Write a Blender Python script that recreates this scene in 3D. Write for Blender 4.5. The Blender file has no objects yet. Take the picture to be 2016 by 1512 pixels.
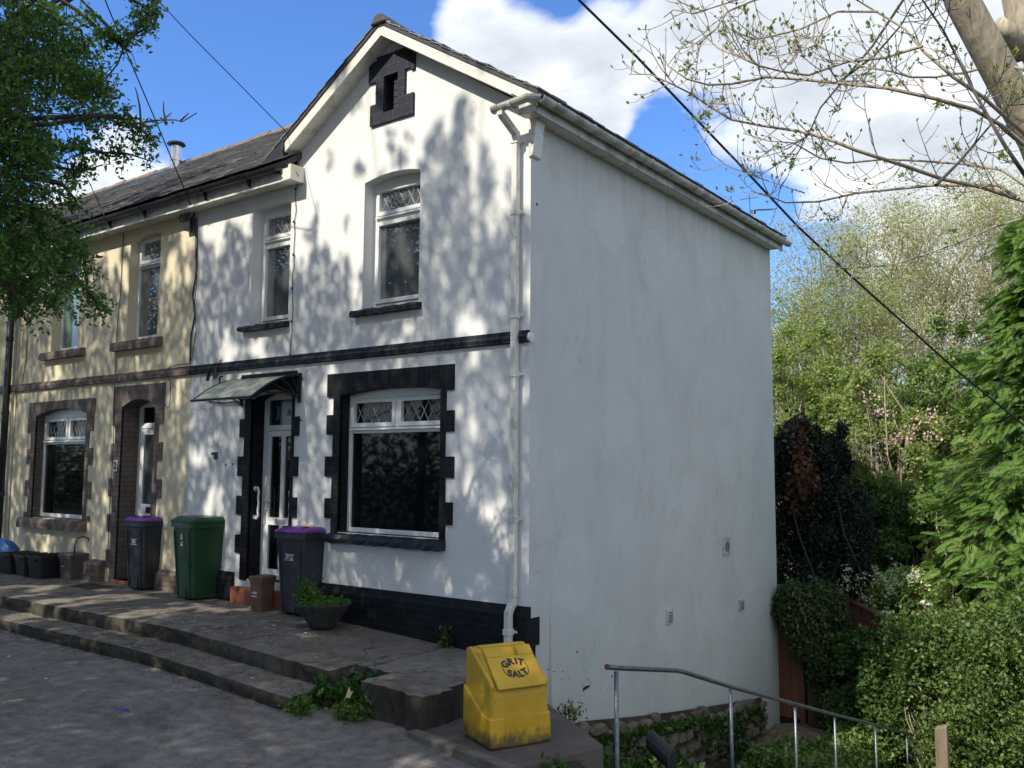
import bpy, bmesh, math, random
import numpy as np
from mathutils import Vector, Matrix, geometry
R=math.radians
scn=bpy.context.scene
COL=scn.collection
# ------------------------------------------------------------------ camera
CAM=np.array([5.217,-7.334,1.72]); FPX=1760.; 
_y,_p,_r=R(36.57),R(5.43),R(.361)
FW=np.array([-math.sin(_y)*math.cos(_p),math.cos(_y)*math.cos(_p),math.sin(_p)])
_rt=np.array([math.cos(_y),math.sin(_y),0.]); _up=np.cross(_rt,FW)
RT=math.cos(_r)*_rt+math.sin(_r)*_up; UP=-math.sin(_r)*_rt+math.cos(_r)*_up
cd=bpy.data.cameras.new('camera'); cam=bpy.data.objects.new('camera',cd); COL.objects.link(cam)
cam.matrix_world=Matrix(((RT[0],UP[0],-FW[0],CAM[0]),(RT[1],UP[1],-FW[1],CAM[1]),(RT[2],UP[2],-FW[2],CAM[2]),(0,0,0,1)))
cd.sensor_width=36; cd.lens=FPX/2016*36; cd.clip_start=.1; cd.clip_end=2000
scn.camera=cam
def ray(x,y): return FW+(x-1008)/FPX*RT-(y-756)/FPX*UP
def at(x,y,d):            # a point seen at (x,y) of the photo, d metres deep
    return CAM+ray(x,y)*d
def onp(x,y,ax,v):        # where that sight line meets a plane
    i='xyz'.index(ax); q=ray(x,y); return CAM+q*((v-CAM[i])/q[i])
# ------------------------------------------------------------------ sun, sky, exposure
SUN=Vector((-.22,-1.0,.97)).normalized()
sl=bpy.data.lights.new('sun','SUN'); sl.energy=5.0; sl.angle=R(.53); sl.color=(1,.93,.80)
so=bpy.data.objects.new('sun',sl); COL.objects.link(so); so.rotation_euler=SUN.to_track_quat('Z','Y').to_euler()
scn.view_settings.view_transform='Standard'; scn.view_settings.look='None'
scn.view_settings.exposure=.34; scn.view_settings.gamma=1
w=bpy.data.worlds.new('World'); scn.world=w; w.use_nodes=True
def N(nt,t,**k):
    n=nt.nodes.new(t)
    for a,b in k.items():
        if a[0]=='_':
            i=int(a[1:]) if a[1:].isdigit() else a[1:].replace('_',' ')
            n.inputs[i].default_value=b
        else: setattr(n,a,b)
    return n
def L(nt,a,b): nt.links.new(a,b)
def math_(nt,op,a,b=None,clamp=False):
    n=nt.nodes.new('ShaderNodeMath'); n.operation=op; n.use_clamp=clamp
    for i,v in enumerate((a,b)):
        if v is None: continue
        if hasattr(v,'is_linked') or hasattr(v,'links'): nt.links.new(v,n.inputs[i])
        else: n.inputs[i].default_value=v
    return n.outputs[0]
def ramp(nt,fac,stops,interp='LINEAR'):
    n=nt.nodes.new('ShaderNodeValToRGB'); n.color_ramp.interpolation=interp
    e=n.color_ramp.elements
    while len(e)<len(stops): e.new(.5)
    for i,(p,c) in enumerate(stops):
        e[i].position=p; e[i].color=(c[0],c[1],c[2],1) if hasattr(c,'__len__') else (c,c,c,1)
    nt.links.new(fac,n.inputs[0]); return n.outputs[0]
def mix(nt,fac,a,b,blend='MIX'):
    n=nt.nodes.new('ShaderNodeMix'); n.data_type='RGBA'; n.blend_type=blend
    for i,v in ((0,fac),(6,a),(7,b)):
        if hasattr(v,'links'): nt.links.new(v,n.inputs[i])
        elif i==0: n.inputs[0].default_value=v
        else: n.inputs[i].default_value=(v[0],v[1],v[2],1)
    return n.outputs[2]
nt=w.node_tree; nt.nodes.clear()
out=N(nt,'ShaderNodeOutputWorld'); bg=N(nt,'ShaderNodeBackground'); L(nt,bg.outputs[0],out.inputs[0])
SKYS=.142; bg.inputs[1].default_value=SKYS
sky=N(nt,'ShaderNodeTexSky',sky_type='NISHITA',sun_disc=False)
sky.sun_elevation=math.asin(SUN.z); sky.sun_rotation=math.atan2(SUN.x,SUN.y); sky.altitude=100; sky.air_density=1.0; sky.dust_density=.3; sky.ozone_density=3
tc=N(nt,'ShaderNodeTexCoord'); G=tc.outputs['Generated']
sep=N(nt,'ShaderNodeSeparateXYZ'); L(nt,G,sep.inputs[0])
zz=math_(nt,'ADD',math_(nt,'MAXIMUM',sep.outputs[2],0.),.22)
cmb=N(nt,'ShaderNodeCombineXYZ'); L(nt,math_(nt,'DIVIDE',sep.outputs[0],zz),cmb.inputs[0]); L(nt,math_(nt,'DIVIDE',sep.outputs[1],zz),cmb.inputs[1])
no=N(nt,'ShaderNodeTexNoise',_Scale=2.3,_Detail=9.,_Roughness=.56,_Distortion=.25); L(nt,cmb.outputs[0],no.inputs['Vector'])
no2=N(nt,'ShaderNodeTexNoise',_Scale=4.6,_Detail=8.,_Roughness=.62); L(nt,cmb.outputs[0],no2.inputs['Vector'])
acc=math_(nt,'MULTIPLY',math_(nt,'SUBTRACT',no.outputs[0],.5),3.6)
# where the cumulus banks and the blue gaps lie (direction, angular size, weight)
for px,py,ang,wt in ((950,70,3.6,.62),(890,30,2.6,.40),(1050,170,6,.62),(1180,230,7,.55),(1130,60,5,.30),(1420,90,8,.62),(1750,130,13,.72),(1500,200,4,.35),(1560,330,4,.42),(1950,420,12,.45),(1700,560,8,.15),(240,300,5.,1.05),(310,350,4,.75),(190,240,3,.5),
                     (480,120,11.5,-1.2),(120,120,8,-.7),(1390,300,5.6,-1.45),(1060,10,2.6,-.75),(1210,10,3.2,-.9),(1630,420,3.0,-.3),(1290,350,3.4,-1.),(1460,450,3,-.6),(1620,270,2.4,-.5),(1530,560,6,-.9),(1270,190,2.,-.45),(700,240,6,-.6)):
    v=ray(px,py); v=v/np.linalg.norm(v)
    dn=N(nt,'ShaderNodeVectorMath',operation='DOT_PRODUCT'); L(nt,G,dn.inputs[0]); dn.inputs[1].default_value=tuple(v)
    mr=N(nt,'ShaderNodeMapRange',interpolation_type='SMOOTHSTEP'); L(nt,dn.outputs['Value'],mr.inputs[0])
    mr.inputs[1].default_value=math.cos(R(ang*1.25)); mr.inputs[2].default_value=1.; mr.inputs[3].default_value=0; mr.inputs[4].default_value=wt
    acc=math_(nt,'ADD',acc,mr.outputs[0])
# broken cloud added out of view for neutral skylight and pale window reflections
for v,ang,wt in (((1,.1,.45),38,.75),((.5,-.8,.6),35,.55),((0,0,1),26,.35),((-.6,-.7,.3),30,.4)):
    v=Vector(v).normalized(); dn=N(nt,'ShaderNodeVectorMath',operation='DOT_PRODUCT'); L(nt,G,dn.inputs[0]); dn.inputs[1].default_value=v
    mr=N(nt,'ShaderNodeMapRange',interpolation_type='SMOOTHSTEP'); L(nt,dn.outputs['Value'],mr.inputs[0])
    mr.inputs[1].default_value=math.cos(R(ang*1.25)); mr.inputs[2].default_value=1.; mr.inputs[4].default_value=wt; acc=math_(nt,'ADD',acc,mr.outputs[0])
cf=ramp(nt,acc,[(-.0,0.),(.16,.28),(.34,.72),(.55,.95),(.8,1.)])
ccol=ramp(nt,math_(nt,'ADD',math_(nt,'MULTIPLY',acc,.22),math_(nt,'MULTIPLY',no2.outputs[0],1.15)),[(.40,(6.9,7.1,7.3)),(.60,(6.3,6.5,6.8)),(.78,(4.9,5.2,5.6)),(1.,(4.0,4.3,4.8))])
skyc=mix(nt,1.,sky.outputs[0],(.66,.95,1.36),'MULTIPLY')
L(nt,mix(nt,cf,skyc,ccol),bg.inputs[0])
# ------------------------------------------------------------------ materials
def new_mat(n):
    m=bpy.data.materials.new(n); m.use_nodes=True; t=m.node_tree
    return m,t,t.nodes['Principled BSDF']
def coords(t,kind='Object'): return N(t,'ShaderNodeTexCoord').outputs[kind]
def noise(t,scale,detail=4,rough=.55,vec=None,dist=0.,sc=None):
    n=N(t,'ShaderNodeTexNoise',_Scale=scale,_Detail=float(detail),_Roughness=rough,_Distortion=dist)
    v=vec if vec is not None else coords(t)
    if sc is not None:
        mp=N(t,'ShaderNodeMapping'); mp.inputs['Scale'].default_value=sc; L(t,v,mp.inputs[0]); v=mp.outputs[0]
    L(t,v,n.inputs['Vector']); return n.outputs[0]
def bump(t,b,h,strength=.3,dist=.01,chain=None):
    n=N(t,'ShaderNodeBump'); n.inputs['Strength'].default_value=strength; n.inputs['Distance'].default_value=dist
    L(t,h,n.inputs['Height'])
    if chain is not None: L(t,chain,n.inputs['Normal'])
    if b is not None: L(t,n.outputs[0],b.inputs['Normal'])
    return n.outputs[0]
def plain(n,c,rough=.5,metal=0.,var=.12,scale=6.,bs=0.,bscale=60.,spec=.5,dirt=None):
    m,t,b=new_mat(n); b.inputs['Roughness'].default_value=rough; b.inputs['Metallic'].default_value=metal
    b.inputs['Specular IOR Level'].default_value=spec
    nz=noise(t,scale,5,.6)
    c0=[max(0,x*(1-var)) for x in c]; c1=[x*(1+var) for x in c]
    col=ramp(t,nz,[(.3,c0),(.7,c1)])
    if dirt is not None:
        nd=noise(t,dirt[1],6,.65); col=mix(t,ramp(t,nd,[(dirt[2],0.),(dirt[2]+.12,dirt[3])]),col,dirt[0])
    L(t,col,b.inputs['Base Color'])
    if bs: bump(t,b,noise(t,bscale,3,.6),bs,.004)
    return m
def render_mat(n,c,stain,amt=.5,grain=150.,low=None):
    m,t,b=new_mat(n); b.inputs['Roughness'].default_value=.85; b.inputs['Specular IOR Level'].default_value=.25
    v=coords(t)
    big=noise(t,1.1,5,.6,v)
    streak=noise(t,2.6,7,.72,v,.2,(1.,1.,.42))
    patch=noise(t,6.,6,.7,v)
    col=ramp(t,big,[(.3,[x*.90 for x in c]),(.7,c)])
    f=ramp(t,streak,[(.50,0.),(.78,amt)]); col=mix(t,f,col,stain)
    f2=ramp(t,patch,[(.60,0.),(.72,amt*.45)]); col=mix(t,f2,col,[x*.72 for x in c])
    if low is not None:
        s0=N(t,'ShaderNodeSeparateXYZ'); L(t,v,s0.inputs[0]); rn=noise(t,5.5,6,.7,v,0.,(1,1,.10))   # soot runs below the gutter
        tp=ramp(t,math_(t,'MULTIPLY',math_(t,'SUBTRACT',s0.outputs[2],4.5),1.05,True),[(0.,0.),(1.,1.)]); col=mix(t,math_(t,'MULTIPLY',tp,ramp(t,rn,[(.40,.12),(.66,.62)])),col,(.27,.28,.27))
    if low is not None:   # algae and splash staining that grows in the bottom courses
        sp=N(t,'ShaderNodeSeparateXYZ'); L(t,v,sp.inputs[0])
        hz=math_(t,'ADD',sp.outputs[2],math_(t,'MULTIPLY',sp.outputs[1],.19))
        hz=math_(t,'ADD',hz,math_(t,'MULTIPLY',math_(t,'SUBTRACT',noise(t,2.2,6,.65,v),.5),1.6))
        for sc_,lo_,hi_ in ((.9,.0,.0030),(1.7,.0,.0016)):   # hairline cracks where a broad mask lets them show
            cn=noise(t,sc_,7,.6,v,.3); ck=math_(t,'ABSOLUTE',math_(t,'SUBTRACT',cn,.47+.03*sc_))
            ckm=math_(t,'MULTIPLY',ramp(t,ck,[(lo_,1.),(hi_,0.)]),ramp(t,noise(t,.8,3,.5,v,0,(1,1.3,1)),[(.54,0.),(.64,.6)])); col=mix(t,ckm,col,[x*.35 for x in c])
        rp=N(t,'ShaderNodeTexVoronoi',feature='F1',_Scale=.75); L(t,v,rp.inputs['Vector']); col=mix(t,ramp(t,math_(t,'ADD',rp.outputs['Distance'],math_(t,'MULTIPLY',patch,.25)),[(.42,.22),(.46,0.)]),col,[min(1,x*1.16) for x in c])
        g=ramp(t,math_(t,'MULTIPLY',math_(t,'SUBTRACT',low[0],hz),1/low[1],True),[(0.,0.),(1.,low[2])])
        col=mix(t,g,col,low[3])
    L(t,col,b.inputs['Base Color'])
    h=noise(t,grain,3,.7,v); h2=noise(t,14.,4,.6,v)
    h3=noise(t,48.,4,.75,v); c1=bump(t,None,h2,.30,.014); c1=bump(t,None,h3,.4,.007,c1); bump(t,b,h,.5,.005,c1)
    col2=mix(t,ramp(t,h3,[(.34,.10),(.46,0.)]),col,[x*.6 for x in c]); L(t,col2,b.inputs['Base Color'])
    return m
def brick_mat(n,c1,c2,mortar,mw=.012,bw=.225,rh=.075,rough=.7,gloss=.3,bs=.6,soldier=False):
    m,t,b=new_mat(n); b.inputs['Roughness'].default_value=rough; b.inputs['Specular IOR Level'].default_value=gloss
    v=coords(t); sp=N(t,'ShaderNodeSeparateXYZ'); L(t,v,sp.inputs[0])
    cb=N(t,'ShaderNodeCombineXYZ'); xy=math_(t,'ADD',sp.outputs[0],sp.outputs[1])
    if soldier: L(t,sp.outputs[2],cb.inputs[0]); L(t,xy,cb.inputs[1])
    else: L(t,xy,cb.inputs[0]); L(t,sp.outputs[2],cb.inputs[1])
    br=N(t,'ShaderNodeTexBrick',_Scale=1.,_Mortar_Size=mw/2,_Mortar_Smooth=.3,_Bias=0.,_Brick_Width=bw,_Row_Height=rh)
    wob=N(t,'ShaderNodeVectorMath',operation='ADD'); L(t,cb.outputs[0],wob.inputs[0])
    wn=N(t,'ShaderNodeTexNoise',_Scale=9.,_Detail=3.); L(t,v,wn.inputs['Vector'])
    ws=N(t,'ShaderNodeVectorMath',operation='SCALE'); L(t,wn.outputs['Color'],ws.inputs[0]); ws.inputs['Scale'].default_value=.012
    L(t,ws.outputs[0],wob.inputs[1]); L(t,wob.outputs[0],br.inputs['Vector'])
    br.inputs['Color1'].default_value=(*c1,1); br.inputs['Color2'].default_value=(*c2,1); br.inputs['Mortar'].default_value=(*mortar,1)
    nz=noise(t,11.,6,.65,v); col=mix(t,ramp(t,nz,[(.35,0.),(.75,.45)]),br.outputs[0],[x*.55 for x in c1])
    col=mix(t,ramp(t,noise(t,17.,7,.75,v),[(.63,0.),(.70,.5)]),col,[min(.3,x*3+.05) for x in c2])
    L(t,col,b.inputs['Base Color'])
    h=math_(t,'ADD',math_(t,'MULTIPLY',br.outputs['Fac'],-1.),math_(t,'MULTIPLY',noise(t,45.,4,.7,v),.5))
    bump(t,b,h,bs,.008); return m
def ground_mat(n,cs,scale=1.,moss=None,speck=None,bs=.5,rough=.9,crack=.8):
    m,t,b=new_mat(n); b.inputs['Roughness'].default_value=rough; b.inputs['Specular IOR Level'].default_value=.25
    v=coords(t); a=noise(t,.9*scale,7,.65,v); f=noise(t,55.*scale,4,.75,v); mid=noise(t,7.*scale,6,.7,v)
    col=ramp(t,a,[(.32,cs[0]),(.5,cs[1]),(.70,cs[2])])
    col=mix(t,ramp(t,mid,[(.42,0.),(.64,.65)]),col,[x*.58 for x in cs[0]])
    col=mix(t,ramp(t,f,[(.56,0.),(.70,.55)]),col,[x*1.55 for x in cs[2]])
    col=mix(t,ramp(t,f,[(.30,.6),(.42,0.)]),col,[x*.4 for x in cs[0]])
    if moss is not None:
        mm=noise(t,2.1,7,.7,v,.4); col=mix(t,ramp(t,mm,[(.54,0.),(.68,.75)]),col,moss)
    # crack lines
    vo=N(t,'ShaderNodeTexVoronoi',feature='DISTANCE_TO_EDGE',_Scale=.55); 
    wv=N(t,'ShaderNodeVectorMath',operation='ADD'); wn=N(t,'ShaderNodeTexNoise',_Scale=2.5,_Detail=6.); L(t,v,wn.inputs['Vector'])
    L(t,v,wv.inputs[0]); ws=N(t,'ShaderNodeVectorMath',operation='SCALE'); ws.inputs['Scale'].default_value=.55; L(t,wn.outputs['Color'],ws.inputs[0]); L(t,ws.outputs[0],wv.inputs[1]); L(t,wv.outputs[0],vo.inputs['Vector'])
    ck=ramp(t,vo.outputs['Distance'],[(.0,crack),(.008,0.)]); col=mix(t,ck,col,[x*.3 for x in cs[0]])
    L(t,col,b.inputs['Base Color'])
    h=math_(t,'ADD',f,math_(t,'MULTIPLY',mid,1.3)); bump(t,b,h,bs,.012); return m
def leaf_mat(n,stops,trans=.35,rough=.5,emis=0):
    m=bpy.data.materials.new(n); m.use_nodes=True; t=m.node_tree; b=t.nodes['Principled BSDF']; o=t.nodes['Material Output']
    g=N(t,'ShaderNodeNewGeometry'); nz=noise(t,1.3,3,.5)
    f=math_(t,'ADD',math_(t,'MULTIPLY',g.outputs['Random Per Island'],.65),math_(t,'MULTIPLY',nz,.5))
    col=ramp(t,f,stops); L(t,col,b.inputs['Base Color']); b.inputs['Roughness'].default_value=rough; b.inputs['Specular IOR Level'].default_value=.35
    tr=N(t,'ShaderNodeBsdfTranslucent'); L(t,mix(t,1.,col,(1.5,1.7,.7),'MULTIPLY'),tr.inputs[0])
    ms=N(t,'ShaderNodeMixShader'); ms.inputs[0].default_value=trans; L(t,b.outputs[0],ms.inputs[1]); L(t,tr.outputs[0],ms.inputs[2]); L(t,ms.outputs[0],o.inputs[0])
    return m
def wood_mat(n,c,c2,sc=(14,14,1.5)):
    m,t,b=new_mat(n); b.inputs['Roughness'].default_value=.85
    nz=noise(t,1.,6,.7,None,.3,sc); L(t,ramp(t,nz,[(.3,c),(.7,c2)]),b.inputs['Base Color']); bump(t,b,nz,.5,.01); return m
M={}
M['white']=render_mat('white_render',(.72,.72,.70),(.46,.47,.44),.22)
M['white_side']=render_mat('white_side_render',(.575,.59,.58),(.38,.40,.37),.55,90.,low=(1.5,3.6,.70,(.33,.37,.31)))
M['cream']=render_mat('cream_render',(.68,.61,.43),(.42,.37,.25),.40,110.)
M['cream2']=render_mat('pale_cream_render',(.70,.62,.38),(.36,.30,.2),.3)
M['blackbrick']=brick_mat('black_painted_brick',(.006,.0065,.009),(.009,.010,.013),(.022,.023,.027),.008,rough=.6,gloss=.22,bs=.6)
M['blackbrick_s']=brick_mat('black_painted_soldier_brick',(.006,.0065,.009),(.009,.010,.013),(.022,.023,.027),.008,rough=.6,gloss=.22,bs=.6,soldier=True)
M['bluebrick']=brick_mat('weathered_black_brick',(.011,.014,.022),(.018,.021,.029),(.05,.055,.07),.012,.15,.11,.7,.3,.8)
M['blackpaint']=plain('black_paint',(.012,.013,.018),.5,0,.3,8,.5,30.,dirt=((.10,.10,.11),14.,.66,.5))
M['brownbrick']=brick_mat('brown_brick',(.155,.122,.105),(.115,.092,.08),(.065,.055,.048),.010,rough=.8)
M['brownbrick_s']=brick_mat('brown_soldier_brick',(.16,.127,.108),(.12,.095,.082),(.07,.058,.05),.010,rough=.8,soldier=True)
M['brownstone']=plain('brown_stone',(.16,.12,.10),.85,0,.35,9,.6,30.,dirt=((.07,.055,.045),7.,.52,.7))
M['upvc']=plain('white_upvc',(.70,.70,.69),.32,0,.04,4,dirt=((.36,.36,.33),9.,.62,.4))
M['upvc_old']=plain('aged_white_upvc',(.62,.61,.56),.4,0,.08,5,dirt=((.30,.29,.24),7.,.52,.6))
M['gutter']=plain('weathered_gutter',(.50,.50,.46),.5,0,.1,6,dirt=((.22,.22,.19),5.,.45,.7))
M['barge']=plain('cream_bargeboard',(.68,.65,.57),.5,0,.06,3,dirt=((.40,.39,.30),6.,.55,.6))
M['lead']=plain('lattice_strip',(.38,.38,.38),.4,0,.1)
M['blackplastic']=plain('black_plastic',(.012,.013,.015),.35,0,.2)
M['cable']=plain('black_cable',(.010,.010,.012),.5)
M['galv']=plain('galvanised_tube',(.15,.165,.18),.42,.75,.3,20,.3,60.,dirt=((.10,.09,.08),22.,.58,.6))
M['rust']=plain('rust',(.12,.045,.03),.8,0,.3)
M['steel']=plain('steel_flue',(.6,.6,.6),.25,.95,.1)
M['slate']=None
def glass_mat(n,c,rough=.03,ior=1.7):
    m,t,b=new_mat(n); b.inputs['Base Color'].default_value=(*c,1); b.inputs['Roughness'].default_value=rough; b.inputs['IOR'].default_value=ior
    nz=noise(t,1.6,2,.4); bump(t,b,nz,.05,.02); return m
M['glass']=glass_mat('dark_window_glass',(.004,.005,.007),.03,1.42)
M['glass_up']=glass_mat('bedroom_window_glass',(.085,.095,.10),.02,2.6)  # grey base stands in for reflected cloud, with a net-curtain tone
M['glass_curt']=glass_mat('curtained_glass',(.10,.16,.15),.08,1.9)
M['glass_frost']=glass_mat('patterned_glass',(.05,.06,.065),.25,1.6)
M['glass_teal']=glass_mat('stained_glass',(.004,.03,.035),.15)
m,t,b=new_mat('roof_slate'); g=N(t,'ShaderNodeNewGeometry'); nz=noise(t,5.,6,.7); 
L(t,mix(t,ramp(t,nz,[(.52,0.),(.72,.8)]),ramp(t,g.outputs['Random Per Island'],[(0.,(.085,.088,.10)),(.4,(.15,.148,.155)),(.75,(.20,.19,.185)),(1.,(.12,.125,.15))]),(.24,.21,.18)),b.inputs['Base Color'])
b.inputs['Roughness'].default_value=.62; bump(t,b,noise(t,40.,4,.7),.5,.006); M['slate']=m
M['slate_dark']=plain('slate_edge',(.035,.037,.042),.7,0,.4,12,.7,30.)
M['ridge']=plain('ridge_tile',(.16,.115,.09),.85,0,.3,7,.5,30.,dirt=((.10,.09,.06),9.,.5,.7))
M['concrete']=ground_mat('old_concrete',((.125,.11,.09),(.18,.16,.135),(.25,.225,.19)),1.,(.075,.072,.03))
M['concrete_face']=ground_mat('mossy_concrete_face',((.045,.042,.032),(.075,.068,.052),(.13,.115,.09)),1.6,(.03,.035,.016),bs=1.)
M['road']=ground_mat('worn_road',((.17,.155,.142),(.215,.198,.182),(.27,.25,.23)),1.25,(.10,.083,.065),bs=1.,crack=.25)
M['soil']=ground_mat('soil',((.03,.025,.018),(.05,.042,.028),(.09,.075,.05)),1.3,(.03,.045,.015),bs=1.)
M['path']=ground_mat('dirt_path',((.17,.13,.09),(.24,.19,.14),(.32,.26,.19)),1.2,bs=.6)
M['stone']=None
m,t,b=new_mat('rubble_stone'); g=N(t,'ShaderNodeNewGeometry'); nz=noise(t,9.,6,.7)
L(t,mix(t,ramp(t,nz,[(.42,0.),(.68,.85)]),ramp(t,g.outputs['Random Per Island'],[(0.,(.12,.10,.075)),(.5,(.18,.15,.115)),(1.,(.085,.08,.07))]),(.06,.065,.035)),b.inputs['Base Color'])
b.inputs['Roughness'].default_value=.9; bump(t,b,noise(t,25.,5,.7),.8,.015); M['stone']=m
M['terracotta']=plain('red_step_tile',(.25,.075,.04),.6,0,.25,5,.4,40.,dirt=((.08,.05,.04),8.,.5,.6))
M['redslab']=plain('reddish_slab',(.095,.078,.068),.85,0,.3,3,.6,40.,dirt=((.08,.07,.055),4.,.48,.7))
M['purple']=plain('purple_lid',(.15,.035,.24),.42,0,.1,4,.15,80.)
M['bin_dark']=plain('charcoal_bin',(.020,.024,.032),.42,0,.12,5,.2,120.,dirt=((.06,.06,.065),7.,.6,.5))
M['bin_green']=plain('green_bin',(.008,.048,.018),.42,0,.12,5,.2,120.,dirt=((.035,.10,.05),7.,.6,.5))
M['box_black']=plain('black_box',(.014,.014,.015),.5,0,.15,5,.2,90.)
M['caddy']=plain('brown_caddy',(.11,.06,.045),.5,0,.15,5,.2,90.)
M['box_brown']=plain('grey_brown_box',(.085,.066,.062),.55,0,.15,5,.2,90.)
M['bag']=plain('blue_bag',(.02,.13,.33),.4,0,.2,5,.5,8.)
M['tyre']=plain('tyre',(.010,.010,.010),.7)
m,t,b=new_mat('yellow_plastic'); v=coords(t); sp=N(t,'ShaderNodeSeparateXYZ'); L(t,v,sp.inputs[0])
hh=math_(t,'ADD',sp.outputs[2],math_(t,'MULTIPLY',math_(t,'SUBTRACT',noise(t,7.,6,.7,v),.5),.45))
gr=ramp(t,hh,[(.03,.92),(.16,0.)]); sc2=noise(t,20.,6,.75,v)
col=mix(t,gr,ramp(t,noise(t,3.,5,.6,v),[(.3,(.47,.28,.014)),(.7,(.60,.37,.022))]),(.075,.06,.028)); col=mix(t,ramp(t,sc2,[(.62,0.),(.70,.35)]),col,(.34,.23,.05))
L(t,col,b.inputs['Base Color']); b.inputs['Roughness'].default_value=.48; bump(t,b,noise(t,160.,2,.5,v),.15,.003); M['yellow']=m
M['ink']=plain('black_lettering',(.02,.016,.02),.6)
M['whiteink']=plain('white_lettering',(.55,.57,.58),.5)
M['bowl']=plain('mossy_stone_bowl',(.028,.030,.026),.9,0,.5,10,.9,25.,dirt=((.13,.125,.10),12.,.60,.7))
M['bark']=wood_mat('grey_bark',(.17,.14,.10),(.52,.45,.33),(16,16,5))
M['twig']=wood_mat('pale_twig',(.19,.155,.11),(.38,.32,.24),(9,9,9))
M['twigdark']=wood_mat('dark_twig',(.035,.028,.022),(.075,.06,.05),(9,9,9))
M['fencewood']=wood_mat('red_brown_fence',(.09,.032,.018),(.17,.062,.034))
M['gatewood']=wood_mat('red_brown_gate',(.13,.045,.025),(.21,.085,.05))
M['postwood']=wood_mat('weathered_post',(.11,.085,.055),(.24,.195,.13))
M['pillar']=brick_mat('dark_brick_pillar',(.10,.065,.05),(.075,.05,.04),(.05,.045,.04),.012)
LF={}
LF['near']=leaf_mat('hawthorn_leaf',[(.1,(.022,.060,.014)),(.5,(.058,.130,.028)),(.85,(.115,.21,.052)),(1.,(.19,.27,.10))],.35,.5)
LF['shade']=leaf_mat('roadside_leaf',[(.1,(.015,.04,.01)),(.9,(.05,.11,.02))],.12)
LF['bud']=leaf_mat('ash_bud',[(.1,(.10,.13,.03)),(.9,(.20,.26,.06))],.35)
LF['conifer']=leaf_mat('cypress_spray',[(.15,(.028,.075,.014)),(.5,(.080,.16,.026)),(.8,(.15,.25,.045)),(.93,(.23,.31,.07)),(1.,(.30,.20,.07))],.25,.55)
LF['hedge']=leaf_mat('hedge_leaf',[(.1,(.022,.050,.013)),(.45,(.070,.12,.028)),(.8,(.135,.195,.050)),(.94,(.19,.235,.075)),(1.,(.20,.15,.09))],.3)
LF['ivy']=leaf_mat('ivy_leaf',[(.1,(.015,.035,.010)),(.6,(.045,.075,.022)),(1.,(.13,.13,.055))],.2)
LF['darkshrub']=leaf_mat('dark_shrub_leaf',[(.1,(.006,.013,.008)),(.7,(.014,.026,.014)),(1.,(.05,.035,.018))],.08)
LF['deadbrown']=leaf_mat('brown_dead_leaf',[(.1,(.06,.022,.012)),(.9,(.13,.05,.025))],.15)
LF['fresh']=leaf_mat('fresh_green_leaf',[(.1,(.12,.16,.045)),(.5,(.22,.27,.085)),(1.,(.36,.40,.18))],.45)
LF['beige']=leaf_mat('catkin_leaf',[(.1,(.27,.25,.16)),(.5,(.42,.39,.27)),(.9,(.46,.47,.26)),(1.,(.56,.46,.40))],.4)
LF['pink']=leaf_mat('pink_blossom',[(.1,(.50,.30,.30)),(.9,(.72,.52,.50))],.35)
LF['whitefl']=leaf_mat('white_blossom',[(.1,(.45,.52,.30)),(.9,(.78,.80,.66))],.35)
LF['weed']=leaf_mat('weed_leaf',[(.1,(.010,.032,.008)),(.6,(.030,.080,.014)),(1.,(.09,.16,.03))],.25,.4)
LF['fern']=leaf_mat('bank_leaf',[(.1,(.018,.045,.010)),(.6,(.045,.095,.018)),(1.,(.11,.16,.04))],.25)
LF['moss']=leaf_mat('planter_leaf',[(.1,(.03,.08,.012)),(.6,(.06,.14,.02)),(1.,(.12,.18,.03))],.25)
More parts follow.
